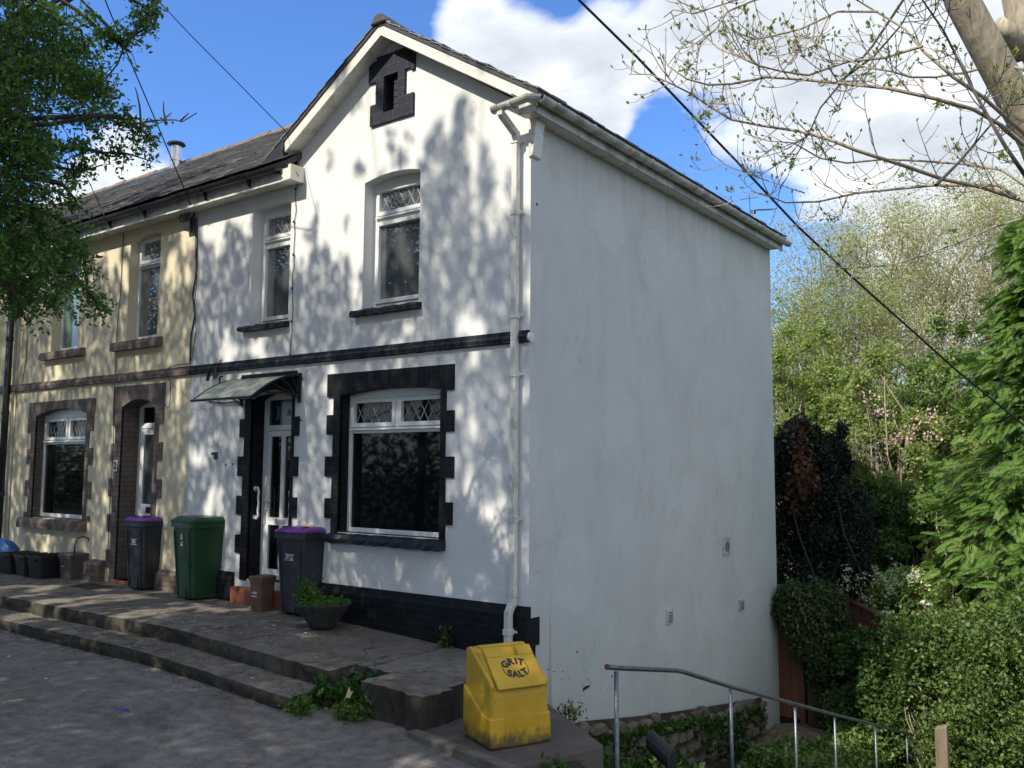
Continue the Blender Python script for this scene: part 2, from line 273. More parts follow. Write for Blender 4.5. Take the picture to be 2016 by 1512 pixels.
# ------------------------------------------------------------------ mesh helpers
ORI={}
def tag(o,label=None,cat=None,group=None,kind=None):
    if label: o['label']=label
    if cat: o['category']=cat
    if group: o['group']=group
    if kind: o['kind']=kind
    return o
def thing(name,label,cat,loc=(0,0,0),rz=0,group=None,local=False):
    o=bpy.data.objects.new(name,None); o.empty_display_size=.1; COL.objects.link(o); o.location=loc; o.rotation_euler=(0,0,rz)
    ORI[o.name]=Vector((0,0,0)) if local else Vector(loc)
    return tag(o,label,cat,group)
class MB:
    def __init__(s): s.v=[]; s.f=[]
    def add(s,vs,fs):
        b=len(s.v); s.v+= [tuple(map(float,p)) for p in vs]; s.f+=[tuple(b+i for i in f) for f in fs]; return s
    def box(s,x0,x1,y0,y1,z0,z1):
        return s.add([(x0,y0,z0),(x1,y0,z0),(x1,y1,z0),(x0,y1,z0),(x0,y0,z1),(x1,y0,z1),(x1,y1,z1),(x0,y1,z1)],
              [(3,2,1,0),(4,5,6,7),(0,1,5,4),(1,2,6,5),(2,3,7,6),(3,0,4,7)])
    def hexa(s,lo,hi):   # 4 bottom points, 4 top points
        return s.add(list(lo)+list(hi),[(3,2,1,0),(4,5,6,7),(0,1,5,4),(1,2,6,5),(2,3,7,6),(3,0,4,7)])
    def tube(s,pts,rad,n=6,cap=True):
        pts=[Vector(p) for p in pts]
        if not hasattr(rad,'__len__'): rad=[rad]*len(pts)
        rings=[]; prev=None
        for i,p in enumerate(pts):
            d=(pts[min(i+1,len(pts)-1)]-pts[max(i-1,0)])
            if d.length<1e-6: d=Vector((0,0,1))
            d.normalize()
            if prev is None: a=d.orthogonal().normalized()
            else:
                a=prev-d*prev.dot(d)
                a=a.normalized() if a.length>1e-4 else d.orthogonal().normalized()
            prev=a; bb=d.cross(a)
            rings.append([p+(a*math.cos(2*math.pi*k/n)+bb*math.sin(2*math.pi*k/n))*rad[i] for k in range(n)])
        vs=[q for r_ in rings for q in r_]; fs=[]
        for i in range(len(pts)-1):
            for k in range(n):
                k2=(k+1)%n; fs.append((i*n+k,i*n+k2,(i+1)*n+k2,(i+1)*n+k))
        if cap: fs.append(tuple(range(n-1,-1,-1))); fs.append(tuple((len(pts)-1)*n+k for k in range(n)))
        return s.add(vs,fs)
    def prism(s,poly,y0,y1,plane='xz'):   # closed 2-D outline extruded
        n=len(poly)
        def P(a,b,c): return (a,c,b) if plane=='xz' else ((c,a,b) if plane=='yz' else (a,b,c))
        vs=[P(a,b,y0) for a,b in poly]+[P(a,b,y1) for a,b in poly]
        tris=geometry.tessellate_polygon([[Vector((a,b,0)) for a,b in poly]])
        fs=[tuple(t) for t in tris]+[tuple(n+i for i in reversed(t)) for t in tris]
        fs+=[(i,(i+1)%n,n+(i+1)%n,n+i) for i in range(n)]
        return s.add(vs,fs)
    def split(s,name,mat,parent=None,**k):   # every loose piece its own object
        par=list(range(len(s.v)))
        def fd(a):
            while par[a]!=a: par[a]=par[par[a]]; a=par[a]
            return a
        for f in s.f:
            for b in f[1:]: par[fd(b)]=fd(f[0])
        g={}
        for f in s.f: g.setdefault(fd(f[0]),[]).append(f)
        out=[]
        for fs in g.values():
            ids=sorted({i for f in fs for i in f}); mp={a:b for b,a in enumerate(ids)}; m=MB(); m.v=[s.v[i] for i in ids]; m.f=[tuple(mp[i] for i in f) for f in fs]
            out.append(m.build(name,mat,parent,**k))
        return out
    def build(s,name,mat,parent=None,smooth=False,bevel=0,seg=2,ori=None):
        o_=ori if ori is not None else (ORI.get(parent.name,Vector((0,0,0))) if parent else Vector((0,0,0)))
        me=bpy.data.meshes.new(name); me.from_pydata([(a-o_[0],b-o_[1],c-o_[2]) for a,b,c in s.v],[],s.f)
        bm=bmesh.new(); bm.from_mesh(me); bmesh.ops.recalc_face_normals(bm,faces=bm.faces); bm.to_mesh(me); bm.free()
        if mat: me.materials.append(mat)
        if smooth:
            me.shade_smooth()
        o=bpy.data.objects.new(name,me); COL.objects.link(o)
        if parent: o.parent=parent; ORI[o.name]=o_
        if bevel:
            b=o.modifiers.new('bevel','BEVEL'); b.width=bevel; b.segments=seg; b.limit_method='ANGLE'; b.angle_limit=R(40); b.harden_normals=False
        return o
def npmesh(name,V,F,mat,parent=None,smooth=False):
    o_=ORI.get(parent.name,Vector((0,0,0))) if parent else Vector((0,0,0))
    V=np.asarray(V,dtype=np.float32)-np.array(o_,dtype=np.float32); F=np.asarray(F,dtype=np.int32)
    me=bpy.data.meshes.new(name); k=F.shape[1]
    me.vertices.add(len(V)); me.vertices.foreach_set('co',V.ravel())
    me.loops.add(F.size); me.loops.foreach_set('vertex_index',F.ravel())
    me.polygons.add(len(F)); me.polygons.foreach_set('loop_start',np.arange(0,F.size,k,dtype=np.int32)); me.polygons.foreach_set('loop_total',np.full(len(F),k,dtype=np.int32))
    me.update(calc_edges=True); me.validate()
    me.materials.append(mat)
    o=bpy.data.objects.new(name,me); COL.objects.link(o)
    if parent: o.parent=parent; ORI[o.name]=o_
    return o
def rnd(seed): return np.random.default_rng(seed)
def unit(a): return a/np.maximum(np.linalg.norm(a,axis=-1,keepdims=True),1e-6)
def leaves(P,size,rg,bias=(0,0,0),width=.5,fold=.12):
    P=np.asarray(P,float); n=len(P); size=np.broadcast_to(size,(n,)).reshape(n,1)*rg.uniform(.65,1.3,(n,1))
    a=unit(rg.normal(size=(n,3))+np.array(bias)); s=unit(np.cross(a,rg.normal(size=(n,3)))); q=np.cross(a,s)
    mid=P+a*size*.45; w_=s*size*width*.5; f_=q*size*fold
    V=np.stack([P,mid+w_+f_,P+a*size,mid-w_+f_],1).reshape(-1,3)
    b=np.arange(n)[:,None]*4; F=np.concatenate([b+np.array([[0,1,2]]),b+np.array([[0,2,3]])],1).reshape(-1,3)
    return V,F
def join(parts):
    V=[];F=[];k=0
    for v,f in parts: V.append(v); F.append(f+k); k+=len(v)
    return np.concatenate(V),np.concatenate(F)
def curve(p0,p1,rg,k=6,sag=.0,wig=.05,lift=0.):
    p0=np.array(p0,float); p1=np.array(p1,float); Ls=np.linalg.norm(p1-p0); out=[]
    off=rg.normal(size=3)*wig*Ls
    for i in range(k+1):
        t=i/k; q=p0+(p1-p0)*t; q=q+off*math.sin(math.pi*t)+rg.normal(size=3)*wig*.25*Ls*(0<i<k)
        q[2]+=lift*Ls*math.sin(math.pi*t); out.append(q)
    return out
def grow(mb,p,d,Ln,r,lev,tips,rg,nch=4,up=.15,spread=.75,shr=.62,n=5,wig=.18,mids=None):
    d=unit(np.array(d,float)); k=4; pts=[np.array(p,float)]
    for i in range(k):
        d=unit(d+rg.normal(size=3)*wig+np.array([0,0,up*.4])); pts.append(pts[-1]+d*Ln/k)
    mb.tube(pts,[r*(1-.5*i/k) for i in range(k+1)],n=max(3,n),cap=False)
    if mids is not None: mids+=pts[1:]
    if lev==0: tips.append((pts[-1],d)); tips.append((pts[-2],d)); return
    for c in range(nch):
        t=rg.uniform(.3,1.); j=min(int(t*k),k-1); q=pts[j]+(pts[j+1]-pts[j])*(t*k-j)
        dd=unit(unit(d)+rg.normal(size=3)*spread); 
        grow(mb,q,dd,Ln*shr*rg.uniform(.75,1.2),r*.55,lev-1,tips,rg,nch,up,spread,shr,n-1,wig,mids)
    grow(mb,pts[-1],d,Ln*shr,r*.5,lev-1,tips,rg,nch,up,spread,shr,n-1,wig,mids)
def vnoise(u,v,seed,scale):
    rg=rnd(seed); T=rg.random((64,64)); x=u/scale; y=v/scale; xi=np.floor(x).astype(int); yi=np.floor(y).astype(int)
    fx=x-xi; fy=y-yi; fx=fx*fx*(3-2*fx); fy=fy*fy*(3-2*fy); g=lambda a,b:T[a%64,b%64]
    return (g(xi,yi)*(1-fx)+g(xi+1,yi)*fx)*(1-fy)+(g(xi,yi+1)*(1-fx)+g(xi+1,yi+1)*fx)*fy
def letters(txt,size,mat,parent,xf,name='lettering',extr=.0015,align='CENTER',shear=0.,bold=0.):
    cu=bpy.data.curves.new(name,'FONT'); cu.body=txt; cu.size=size; cu.extrude=extr; cu.align_x=align; cu.align_y='CENTER'; cu.shear=shear; cu.offset=bold
    tmp=bpy.data.objects.new('tmp_text',cu); COL.objects.link(tmp); bpy.context.view_layer.update()
    me=bpy.data.meshes.new_from_object(tmp.evaluated_get(bpy.context.evaluated_depsgraph_get()))
    bpy.data.objects.remove(tmp); me.transform(xf); return me
def mesh_join(name,mes,mat,parent):
    mb=MB()
    for me in mes: mb.add([v.co[:] for v in me.vertices],[tuple(p.vertices) for p in me.polygons])
    me=bpy.data.meshes.new(name); me.from_pydata(mb.v,[],mb.f); me.materials.append(mat)
    o=bpy.data.objects.new(name,me); COL.objects.link(o); o.parent=parent; ORI[o.name]=Vector((0,0,0)); return o
def copy_tree(o,parent=None):
    c=o.copy(); COL.objects.link(c)
    if parent: c.parent=parent
    for ch in [q for q in bpy.data.objects if q.parent==o]: copy_tree(ch,c)
    return c
#@@PART2
# ------------------------------------------------------------------ the ground
def zt(x): return -.05*max(0.,x+3.5) if x<1 else -.225
def strip(name,pts_front,pts_back,z_off,thick,mat,jag=.012,seed=1,face=None,nx=90,ny=10):
    """slab whose top follows the fall of the terrace; front edge crumbly"""
    rg=rnd(seed); (xa,ya),(xb,yb)=pts_front; (xc,yc),(xd,yd)=pts_back
    V=[];F=[]
    for i in range(nx+1):
        t=i/nx
        for j in range(ny+1):
            s=j/ny; x=(xa+(xb-xa)*t)*(1-s)+(xc+(xd-xc)*t)*s; y=(ya+(yb-ya)*t)*(1-s)+(yc+(yd-yc)*t)*s
            z=zt(x)+z_off+rg.normal()*.0025
            if j==0: y+=rg.normal()*jag*.7; z-=.006
            if i==nx: x+=rg.normal()*jag
            V.append((x,y,z))
    for i in range(nx):
        for j in range(ny): a=i*(ny+1)+j; F.append((a,a+ny+1,a+ny+2,a+1))
    o=npmesh(name,V,F,mat); tag(o,kind='structure')
    # the riser: front and end faces
    V2=[];F2=[];edge=[V[i*(ny+1)] for i in range(nx+1)]+[V[nx*(ny+1)+j] for j in range(1,ny+1)]
    rows=4
    for k in range(rows+1):
        for (x,y,z) in edge:
            q=k/rows; V2.append((x+(rg.normal()*jag*.6 if k else 0),y-(rg.normal()*jag*.8 if k else 0)-.012*math.sin(q*3.1),z-thick*q))
    m=len(edge)
    for k in range(rows):
        for i in range(m-1): a=k*m+i; F2.append((a,a+m,a+m+1,a+1))
    f=npmesh(name+'_riser',V2,F2,face or mat); tag(f,kind='structure')
    return o
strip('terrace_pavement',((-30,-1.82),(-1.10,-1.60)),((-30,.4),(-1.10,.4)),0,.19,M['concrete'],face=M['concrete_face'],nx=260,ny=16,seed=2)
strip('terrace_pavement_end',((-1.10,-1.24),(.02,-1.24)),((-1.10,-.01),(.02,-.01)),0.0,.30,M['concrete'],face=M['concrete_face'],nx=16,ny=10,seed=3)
strip('pavement_block',((-.66,-1.60),(.06,-1.60)),((-.66,-1.24),(.06,-1.24)),-.003,.36,M['concrete'],jag=.02,face=M['concrete_face'],nx=14,ny=6,seed=4)
mb=MB(); mb.hexa([(-.67,-1.57,-.6),(-.55,-1.57,-.6),(-.55,-1.2,-.6),(-.67,-1.2,-.6)],[(-.665,-1.575,-.16),(-.55,-1.57,-.165),(-.55,-1.2,-.165),(-.665,-1.2,-.16)])
tag(mb.build('pavement_block_side',M['concrete_face']),kind='structure')
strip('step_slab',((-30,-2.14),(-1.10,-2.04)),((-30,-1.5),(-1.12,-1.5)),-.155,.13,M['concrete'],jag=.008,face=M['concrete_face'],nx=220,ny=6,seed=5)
rg=rnd(44)
for k,x in enumerate((-9.4,-7.1,-5.15,-3.3,-2.05)):   # joints cast in the step slab and the terrace
    mb=MB(); z=zt(x)-.155+.0045
    pts=[(x+.012*rg.normal(),y) for y in np.linspace(-2.11,-1.80,6)]
    mb.add([(a-.006,b,z) for a,b in pts]+[(a+.006,b,z) for a,b in pts],[(i,i+1,7+i,6+i) for i in range(5)]); tag(mb.build('slab_joint',M['concrete_face']),kind='structure')
for k,x in enumerate((-8.8,-6.2,-4.4,-2.6,-.95)):
    mb=MB(); pts=[(x+.02*rg.normal(),y) for y in np.linspace(-1.62,-.08,12)]
    mb.add([(a-.005,b,zt(a)+.009) for a,b in pts]+[(a+.005,b,zt(a)+.009) for a,b in pts],[(i,i+1,13+i,12+i) for i in range(11)]); tag(mb.build('terrace_joint',M['concrete_face']),kind='structure')
def ground_z(x,y):
    if y<-1.2 and x<1.75: z=zt(x)-.285
    else: z=-.62
    # bank beside the house, falling to the back
    def bank(x,y):
        return np.interp(y,[-3,-1.0,.2,2.,4.,5.3,6.5,9,14,40],[-.6,-.98,-1.2,-1.68,-2.12,-2.24,-2.2,-2.7,-3.2,-4.0])
    def steps(x,y): return np.interp(y,[-3,-1.5,0,1.15,3,4.4,6.2,8,12,40],[-.50,-.85,-1.12,-1.4,-1.95,-2.38,-2.8,-3.3,-3.7,-4.2])
    bz=bank(x,y); sz=steps(x,y)
    if y>-1.05 or x>1.3:
        k=min(1,max(0,(x-1.55)/.6)); z2=bz*(1-k)+sz*k
        if y<-1.05: q=min(1,max(0,(x-1.35)/1.0)); z=z*(1-q)+z2*q if y>-2.6 else z*(1-q*max(0,(y+4)/1.4))+z2*q*max(0,(y+4)/1.4)
        else: z=z2
    if x<-.0 and y>-1.05: z=-2.3
    return z
xs=np.unique(np.concatenate([np.linspace(-60,-8,14),np.linspace(-8,-1,36),np.linspace(-1,5,80),np.linspace(5,14,22),np.linspace(14,70,8)]))
ys=np.unique(np.concatenate([np.linspace(-40,-9,16),np.linspace(-9,-1,54),np.linspace(-1,9,80),np.linspace(9,30,16),np.linspace(30,140,8)]))
rg=rnd(11); V=[];F=[]
for i,x in enumerate(xs):
    for j,y in enumerate(ys):
        z=ground_z(x,y)
        if y>0 or x>1.6: z+=rg.normal()*.03
        else: z+=.012*math.sin(x*1.3+y*.8)+rg.normal()*.0015
        if y<-9.2: z+=.25*min(1,(-9.2-y)/1.5)+rg.normal()*.03
        V.append((x,y,z))
ny=len(ys)
Fr=[];Fs=[]
for i in range(len(xs)-1):
    for j in range(ny-1):
        a=i*ny+j; q=(a,a+ny,a+ny+1,a+1); cx_=(xs[i]+xs[i+1])/2; cy_=(ys[j]+ys[j+1])/2
        (Fr if (cy_<-1.05 and cy_>-9.3 and cx_<1.35+max(0,(-2.6-cy_))*4) else Fs).append(q)
o=npmesh('road',V,Fr,M['road']); o.data.shade_smooth(); tag(o,kind='structure')
o=npmesh('ground',V,Fs,M['soil']); tag(o,kind='structure')
# far land, out to the horizon
mb=MB(); mb.add([(-900,-900,-5.5),(900,-900,-5.5),(900,900,-5.5),(-900,900,-5.5)],[(0,1,2,3)]); tag(mb.build('land',M['soil']),kind='structure')
# pale yard path at the back gate and the flight beyond the rail
def patch(name,poly,z,mat,dz=.02,seed=5):
    rg=rnd(seed); mb=MB(); n=len(poly); c=np.mean(poly,0)
    pts=[(x+rg.normal()*.03,y+rg.normal()*.03,(z if not callable(z) else z(x,y))) for x,y in poly]
    mb.add(pts+[(c[0],c[1],(z if not callable(z) else z(*c))+dz)],[(i,(i+1)%n,n) for i in range(n)])
    return tag(mb.build(name,mat),kind='structure')
def gz(dz): return lambda x,y: ground_z(x,y)+dz
rg=rnd(8)
def sheet(name,x0,x1,y0,y1,dz,mat,nx=24,ny=30,seed=1):
    rg=rnd(seed); V=[];F=[]
    for i in range(nx+1):
        for j in range(ny+1):
            x=x0+(x1-x0)*i/nx; y=y0+(y1-y0)*j/ny
            ed=min(i,nx-i,j,ny-j); k=.0 if ed>1 else (-.05 if ed==0 else -.0)
            V.append((x+rg.normal()*.02,y+rg.normal()*.02,ground_z(x,y)+dz+k+rg.normal()*.006))
    for i in range(nx):
        for j in range(ny): a=i*(ny+1)+j; F.append((a,a+ny+1,a+ny+2,a+1))
    return tag(npmesh(name,V,F,mat),kind='structure')
sheet('yard_path',.05,1.15,5.0,7.6,.05,M['path'],seed=2)
sheet('lower_path',2.15,3.6,-1.0,13.,.06,M['path'],20,60,seed=3)
# kerb and the reddish slab the salt bin stands on
mb=MB()
mb.hexa([(.02,-1.76,-.62),(1.32,-1.99,-.62),(1.34,-1.88,-.62),(.04,-1.64,-.62)],[(.02,-1.75,-.425),(1.32,-1.98,-.435),(1.34,-1.88,-.435),(.04,-1.65,-.425)])
tag(mb.build('kerb',M['concrete'],bevel=.012),kind='structure')
mb=MB()
mb.hexa([(.06,-1.63,-.9),(1.22,-1.90,-.9),(1.46,-1.02,-.9),(.06,.0,-.9)],[(.06,-1.63,-.45),(1.22,-1.87,-.455),(1.46,-1.02,-.45),(.06,.0,-.445)])
tag(mb.build('stone_slab',M['redslab'],bevel=.015),kind='structure')
# ------------------------------------------------------------------ walls with openings
def arch(x0,x1,z0,z1,rise,n=7):   # opening outline: flat sill, segmental head
    p=[(x0,z0),(x1,z0)]
    for i in range(n+1):
        t=i/n; p.append((x1+(x0-x1)*t,z1+rise*4*t*(1-t)))
    return p
def wall_with_holes(name,outer,holes,y,mat,parent,depth=.3):
    loops=[[Vector((a,b,0)) for a,b in outer]]+[[Vector((a,b,0)) for a,b in h] for h in holes]
    flat=[p for l in loops for p in l]; tris=geometry.tessellate_polygon(loops)
    V=[(p.x,y,p.y) for p in flat]; F=[tuple(t) for t in tris]
    return MB().add(V,F).build(name,mat,parent)
def reveal(mb,h,y,d,skip_sill=True):
    n=len(h)
    for i in range(n):
        if i==0 and skip_sill: continue
        a,b=h[i],h[(i+1)%n]
        mb.add([(a[0],y,a[1]),(b[0],y,b[1]),(b[0],y+d,b[1]),(a[0],y+d,a[1])],[(0,1,2,3)])
def bars(mb,x0,x1,z0,z1,wd,y0,y1):
    mb.box(x0,x0+wd,y0,y1,z0,z1); mb.box(x1-wd,x1,y0,y1,z0,z1)
    mb.box(x0+wd,x1-wd,y0,y1,z0,z0+wd); mb.box(x0+wd,x1-wd,y0,y1,z1-wd,z1)
def lattice(mb,x0,x1,z0,z1,y,nx=5,w=.007):
    cx=(x1-x0)/nx; cz=cx*1.7; H=z1-z0
    def seg(p,q):
        # clip to rect
        x_a,z_a=p;x_b,z_b=q; t0,t1=0.,1.; dx=x_b-x_a; dz=z_b-z_a
        for pp,qq in ((-dx,x_a-x0),(dx,x1-x_a),(-dz,z_a-z0),(dz,z1-z_a)):
            if abs(pp)<1e-9:
                if qq<0: return
            else:
                r_=qq/pp
                if pp<0: t0=max(t0,r_)
                else: t1=min(t1,r_)
        if t0<t1-1e-3:
            a=Vector((x_a+dx*t0,y,z_a+dz*t0)); b=Vector((x_a+dx*t1,y,z_a+dz*t1)); d=(b-a).normalized(); s=Vector((-d.z,0,d.x))*w/2; f=Vector((0,-.004,0))
            mb.hexa([a-s,b-s,b+s,a+s],[a-s+f,b-s+f,b+s+f,a+s+f])
    sl=cz/cx; n=int(H/cz)+nx+3
    for k in range(-n,n+1):
        seg((x0+k*cx,z0),(x0+k*cx+H/sl,z1)); seg((x0+k*cx,z1),(x0+k*cx+H/sl,z0))
def window(house,x0,x1,z0,z1,rise,y,tr,kind,glass,fm=None,two=False,top_lead=True,name='window',lead_n=4,head=.05):
    """white plastic casement: outer frame, opening top light(s) with diamond leading, fixed pane below"""
    fm=fm or M['upvc']; zt_=z1+rise+.03
    mb=MB(); fw=.055
    mb.box(x0-.01,x0+fw,y,y+.07,z0,zt_); mb.box(x1-fw,x1+.01,y,y+.07,z0,zt_); mb.box(x0+fw,x1-fw,y,y+.07,z0,z0+.06); mb.box(x0+fw,x1-fw,y,y+.07,tr+ .0,tr+.07)
    ztl=z1-head   # head of the light
    mb.box(x0+fw,x1-fw,y,y+.07,ztl,zt_)
    fr=mb.build(name+'_frame' if False else 'window',fm,house,bevel=.004)
    s=MB(); xs_=[(x0+fw,x1-fw)] if not two else [(x0+fw,(x0+x1)/2-.022),((x0+x1)/2+.022,x1-fw)]
    if two:
        mbm=MB(); mbm.box((x0+x1)/2-.022,(x0+x1)/2+.022,y-.002,y+.06,tr+.07,ztl); mbm.build('mullion',fm,fr,bevel=.003)
    for a,b in xs_:
        s2=MB(); bars(s2,a+.003,b-.003,tr+.073,ztl-.003,.048,y-.018,y+.05); s2.build('sash',fm,fr,bevel=.004)
    s.box(x0+fw,x1-fw,y-.035,y-.002,tr+.035,tr+.055)   # drip
    s.build('drip_bar',fm,fr,bevel=.004)
    if kind=='casement': s=MB(); bars(s,x0+fw+.003,x1-fw-.003,z0+.063,tr-.003,.05,y-.018,y+.05); s.build('sash',fm,fr,bevel=.004)
    for a,b in xs_: g=MB(); g.box(a+.045,b-.045,y+.03,y+.04,tr+.118,ztl-.045); g.build('pane',M['glass'] if glass is not M['glass_up'] else M['glass_up'],fr)
    g=MB(); q=.05 if kind=='casement' else .0; g.box(x0+fw+q-.005,x1-fw-q+.005,y+.03,y+.04,z0+.055+q,tr+.005-q); g.build('pane',glass,fr)
    if top_lead:
        for a,b in xs_: l=MB(); lattice(l,a+.05,b-.05,tr+.122,ztl-.05,y+.029,lead_n,.0055); l.build('leading',M['lead'],fr)
    return fr
def sill(house,x0,x1,z0,z1,y0,mat,rough=True,seed=3):
    rg=rnd(seed); mb=MB(); n=max(6,int((x1-x0)/.06)); V=[];F=[]
    for i in range(n+1):
        x=x0+(x1-x0)*i/n; j=lambda s:rg.normal()*s*(1 if rough else .3)
        ring=[(x,.1,z0),(x,-y0+j(.006),z0+j(.005)),(x,-y0-.006+j(.006),(z0+z1)/2+j(.004)),(x,-y0+.01+j(.006),z1-.008+j(.005)),(x,.1,z1+.02)]
        V+=ring
    for i in range(n):
        for k in range(5): a=i*5+k; b_=i*5+(k+1)%5; F.append((a,a+5,b_+5,b_))
    F.append((0,1,2,3,4)); F.append(tuple(n*5+k for k in (4,3,2,1,0)))
    return mb.add(V,F).build('sill',mat,house)
def quoins(house,xo,side,ztops,wn,ww,yp,mat,name='quoins',first_wide=True,zend=None):
    """toothed jamb: side=-1 left of the opening edge xo, +1 right"""
    mb=MB(); wide=first_wide; rg=rnd(int(abs(xo)*100))
    for a,b in zip(ztops[:-1],ztops[1:]):
        w_=(ww if wide else wn)+rg.normal()*.006; x1=xo+side*w_
        mb.box(min(xo,x1),max(xo,x1),-yp,.02,b,a); wide=not wide
    return mb.build(name,mat,house)
def gauged_arch(house,x0,x1,ztop,zs,rise,xo0,xo1,yp,mat,name='lintel_arch'):
    """flat-topped lintel x0..x1 over an opening xo0..xo1 springing at zs"""
    n=10; low=[(xo0+(xo1-xo0)*i/n,zs+rise*4*(i/n)*(1-i/n)) for i in range(n+1)]
    poly=[(x0,ztop),(x0,zs-.01),(xo0,zs-.01)]+low[0:]+[(xo1,zs-.01),(x1,zs-.01),(x1,ztop)]
    poly=[p for i,p in enumerate(poly) if i==0 or (abs(p[0]-poly[i-1][0])+abs(p[1]-poly[i-1][1])>1e-4)]
    return MB().prism(poly,-yp,.02,'xz').build(name,mat,house)
# ------------------------------------------------------------------ the white end house
WH=thing('end_house','white rendered end-of-terrace house with a front gable and black painted trim','house',(-2.9,0,0))
GX=-2.02; EZ=5.5; AZ=6.77; LX=-5.81; JX=-3.70
ap=[(-2.44,-1.54,3.59,5.12,.055),(-4.56,-3.78,3.58,5.14,.05)]
H=[arch(*a) for a in ap]; HB=arch(-2.76,-1.175,.97,2.59,.05); HD=arch(-4.44,-3.63,.30,2.60,.09); HG=[(-2.13,5.92),(-1.90,5.92),(-1.90,6.36),(-2.13,6.36)]
outer=[(0,-.95),(0,EZ-.03),(GX,AZ+.02),(JX,5.73),(JX,EZ+.03),(LX,EZ+.03),(LX,-.3)]
wall_with_holes('front_wall',outer,H+[HB,HD,HG],0,M['white'],WH)
mb=MB()
for h in H: mb=MB(); reveal(mb,h,0,.30); mb.build('reveal',M['white'],WH)
mb=MB(); reveal(mb,HB,0,.30); mb.build('reveal',M['blackbrick'],WH); mb=MB(); reveal(mb,HD,0,.34,False); mb.build('reveal',M['blackbrick'],WH)
mb=MB(); reveal(mb,HG,0,.16,False); mb.add([(-2.13,.16,5.92),(-1.90,.16,5.92),(-1.90,.16,6.36),(-2.13,.16,6.36)],[(0,1,2,3)]); 
for k in range(5): mb.box(-2.02,-1.902,.035,.158,5.93+k*.085,6.005+k*.085)
mb.build('blocked_vent_window',M['blackpaint'],WH)
# side wall: straight eaves, foot stepping down with the bank; a little uneven along its foot
rg=rnd(21); foot=[(0.0,-.88),(.3,-.80),(.9,-.90),(1.5,-1.0),(2.14,-1.11),(3.,-1.24),(4.,-1.38),(5.1,-1.53),(5.75,-1.60),(5.95,-2.35),(6.81,-2.4)]
foot=[(a,b-.05) for a,b in foot]; top=[(6.81,5.46),(0,5.46)]
MB().add([(0,a,b) for a,b in foot+top],[tuple(t) for t in geometry.tessellate_polygon([[Vector((a,b,0)) for a,b in foot+top]])]).build('side_wall',M['white_side'],WH)
mb=MB(); mb.box(LX,-.02,6.6,6.81,-2.5,5.45); mb.build('rear_wall',M['white_side'],WH)
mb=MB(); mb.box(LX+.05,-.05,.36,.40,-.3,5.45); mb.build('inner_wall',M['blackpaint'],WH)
# windows
window(WH,-2.44,-1.54,3.60,5.12,.055,.16,4.66,'casement',M['glass_up'],lead_n=5)
window(WH,-4.56,-3.78,3.59,5.14,.05,.16,4.68,'casement',M['glass_up'],lead_n=4)
window(WH,-2.775,-1.165,.96,2.59,.05,.14,2.13,'fixed',M['glass'],two=True,lead_n=5)
sill(WH,-2.56,-1.49,3.50,3.58,.09,M['bluebrick'],seed=5); sill(WH,-4.69,-3.75,3.50,3.575,.09,M['bluebrick'],seed=6)
sill(WH,-2.90,-1.09,.85,.955,.11,M['blackpaint'],seed=7)
# black brick dressings
gauged_arch(WH,-2.99,-.99,2.845,2.575,.065,-2.76,-1.175,.022,M['blackbrick_s'])
zl=[onp(648,q,'y',0)[2] for q in (774.6,817.5,855.6,898.7,938.3,980.6,1019.9,1049)]; zl[0]=2.559; quoins(WH,-2.76,-1,zl,.115,.23,.022,M['blackbrick'],first_wide=False)
zr=[onp(888,q,'y',0)[2] for q in (758.9,808,849.6,898.8,941,989,1034,1066)]; zr[0]=2.559; quoins(WH,-1.175,1,zr,.075,.185,.022,M['blackbrick'],first_wide=False)
gauged_arch(WH,-4.66,-3.56,2.93,2.62,.085,-4.44,-3.63,.022,M['blackbrick_s'])
zl=[onp(466,q,'y',0)[2] for q in (785.7,825.8,861.5,898.8,937,975.5,1012.7,1052,1087.7,1140)]; zl[0]=2.609; quoins(WH,-4.44,-1,zl,.13,.24,.022,M['blackbrick'],first_wide=False)
zr=[onp(585,q,'y',0)[2] for q in (741,778,820,858,898.8,938,979,1019,1062,1105,1150)]; zr=zr[1:]; zr[0]=2.609; quoins(WH,-3.63,1,zr,.04,.135,.022,M['blackbrick'],first_wide=False)
# gable vent window surround
mb=MB(); yp=.03
mb.box(-2.25,-1.70,-yp,.02,6.362,6.625); mb.box(-2.385,-2.2502,-yp+.002,.02,6.33,6.585); mb.box(-1.6998,-1.64,-yp+.002,.02,6.33,6.59)
mb.box(-2.26,-2.131,-yp,.02,6.05,6.361); mb.box(-1.899,-1.785,-yp,.02,6.05,6.361)
mb.box(-2.35,-2.131,-yp,.02,5.79,6.049); mb.box(-1.899,-1.65,-yp,.02,5.79,6.049); mb.box(-2.1309,-1.8991,-yp+.003,.02,5.79,5.918)
mb.build('vent_surround',M['bluebrick'],WH)
# string course: bullnose brick
def course(house,x0,x1,mat,zc=3.055,seed=3,r=.053,pitch=.115):
    mb=MB(); rg=rnd(seed); x=x0; nr=8
    while x<x1-.01:
        xe=min(x1,x+pitch); rr=r+rg.normal()*.002; V=[]
        for xx in (x+.004,xe-.004):
            for k in range(nr+1):
                a=-math.pi/2+math.pi*k/nr; V.append((xx,-rr*math.cos(a)*1.05,zc+rr*math.sin(a)))
        n=nr+1; F=[(k,k+1,n+k+1,n+k) for k in range(nr)]+[tuple(range(n)),tuple(range(2*n-1,n-1,-1))]
        mb.add(V,F); x=xe
    mb.add([(x0,-.048,zc+.045),(x1,-.048,zc+.045),(x1,-.048,zc-.045),(x0,-.048,zc-.045)],[(0,1,2,3)])
    mb.box(x0,x1,-.03,.0,zc+r-.01,zc+r+.02)
    return mb.build('string_course',mat,house)
course(WH,LX,.0,M['bluebrick'])
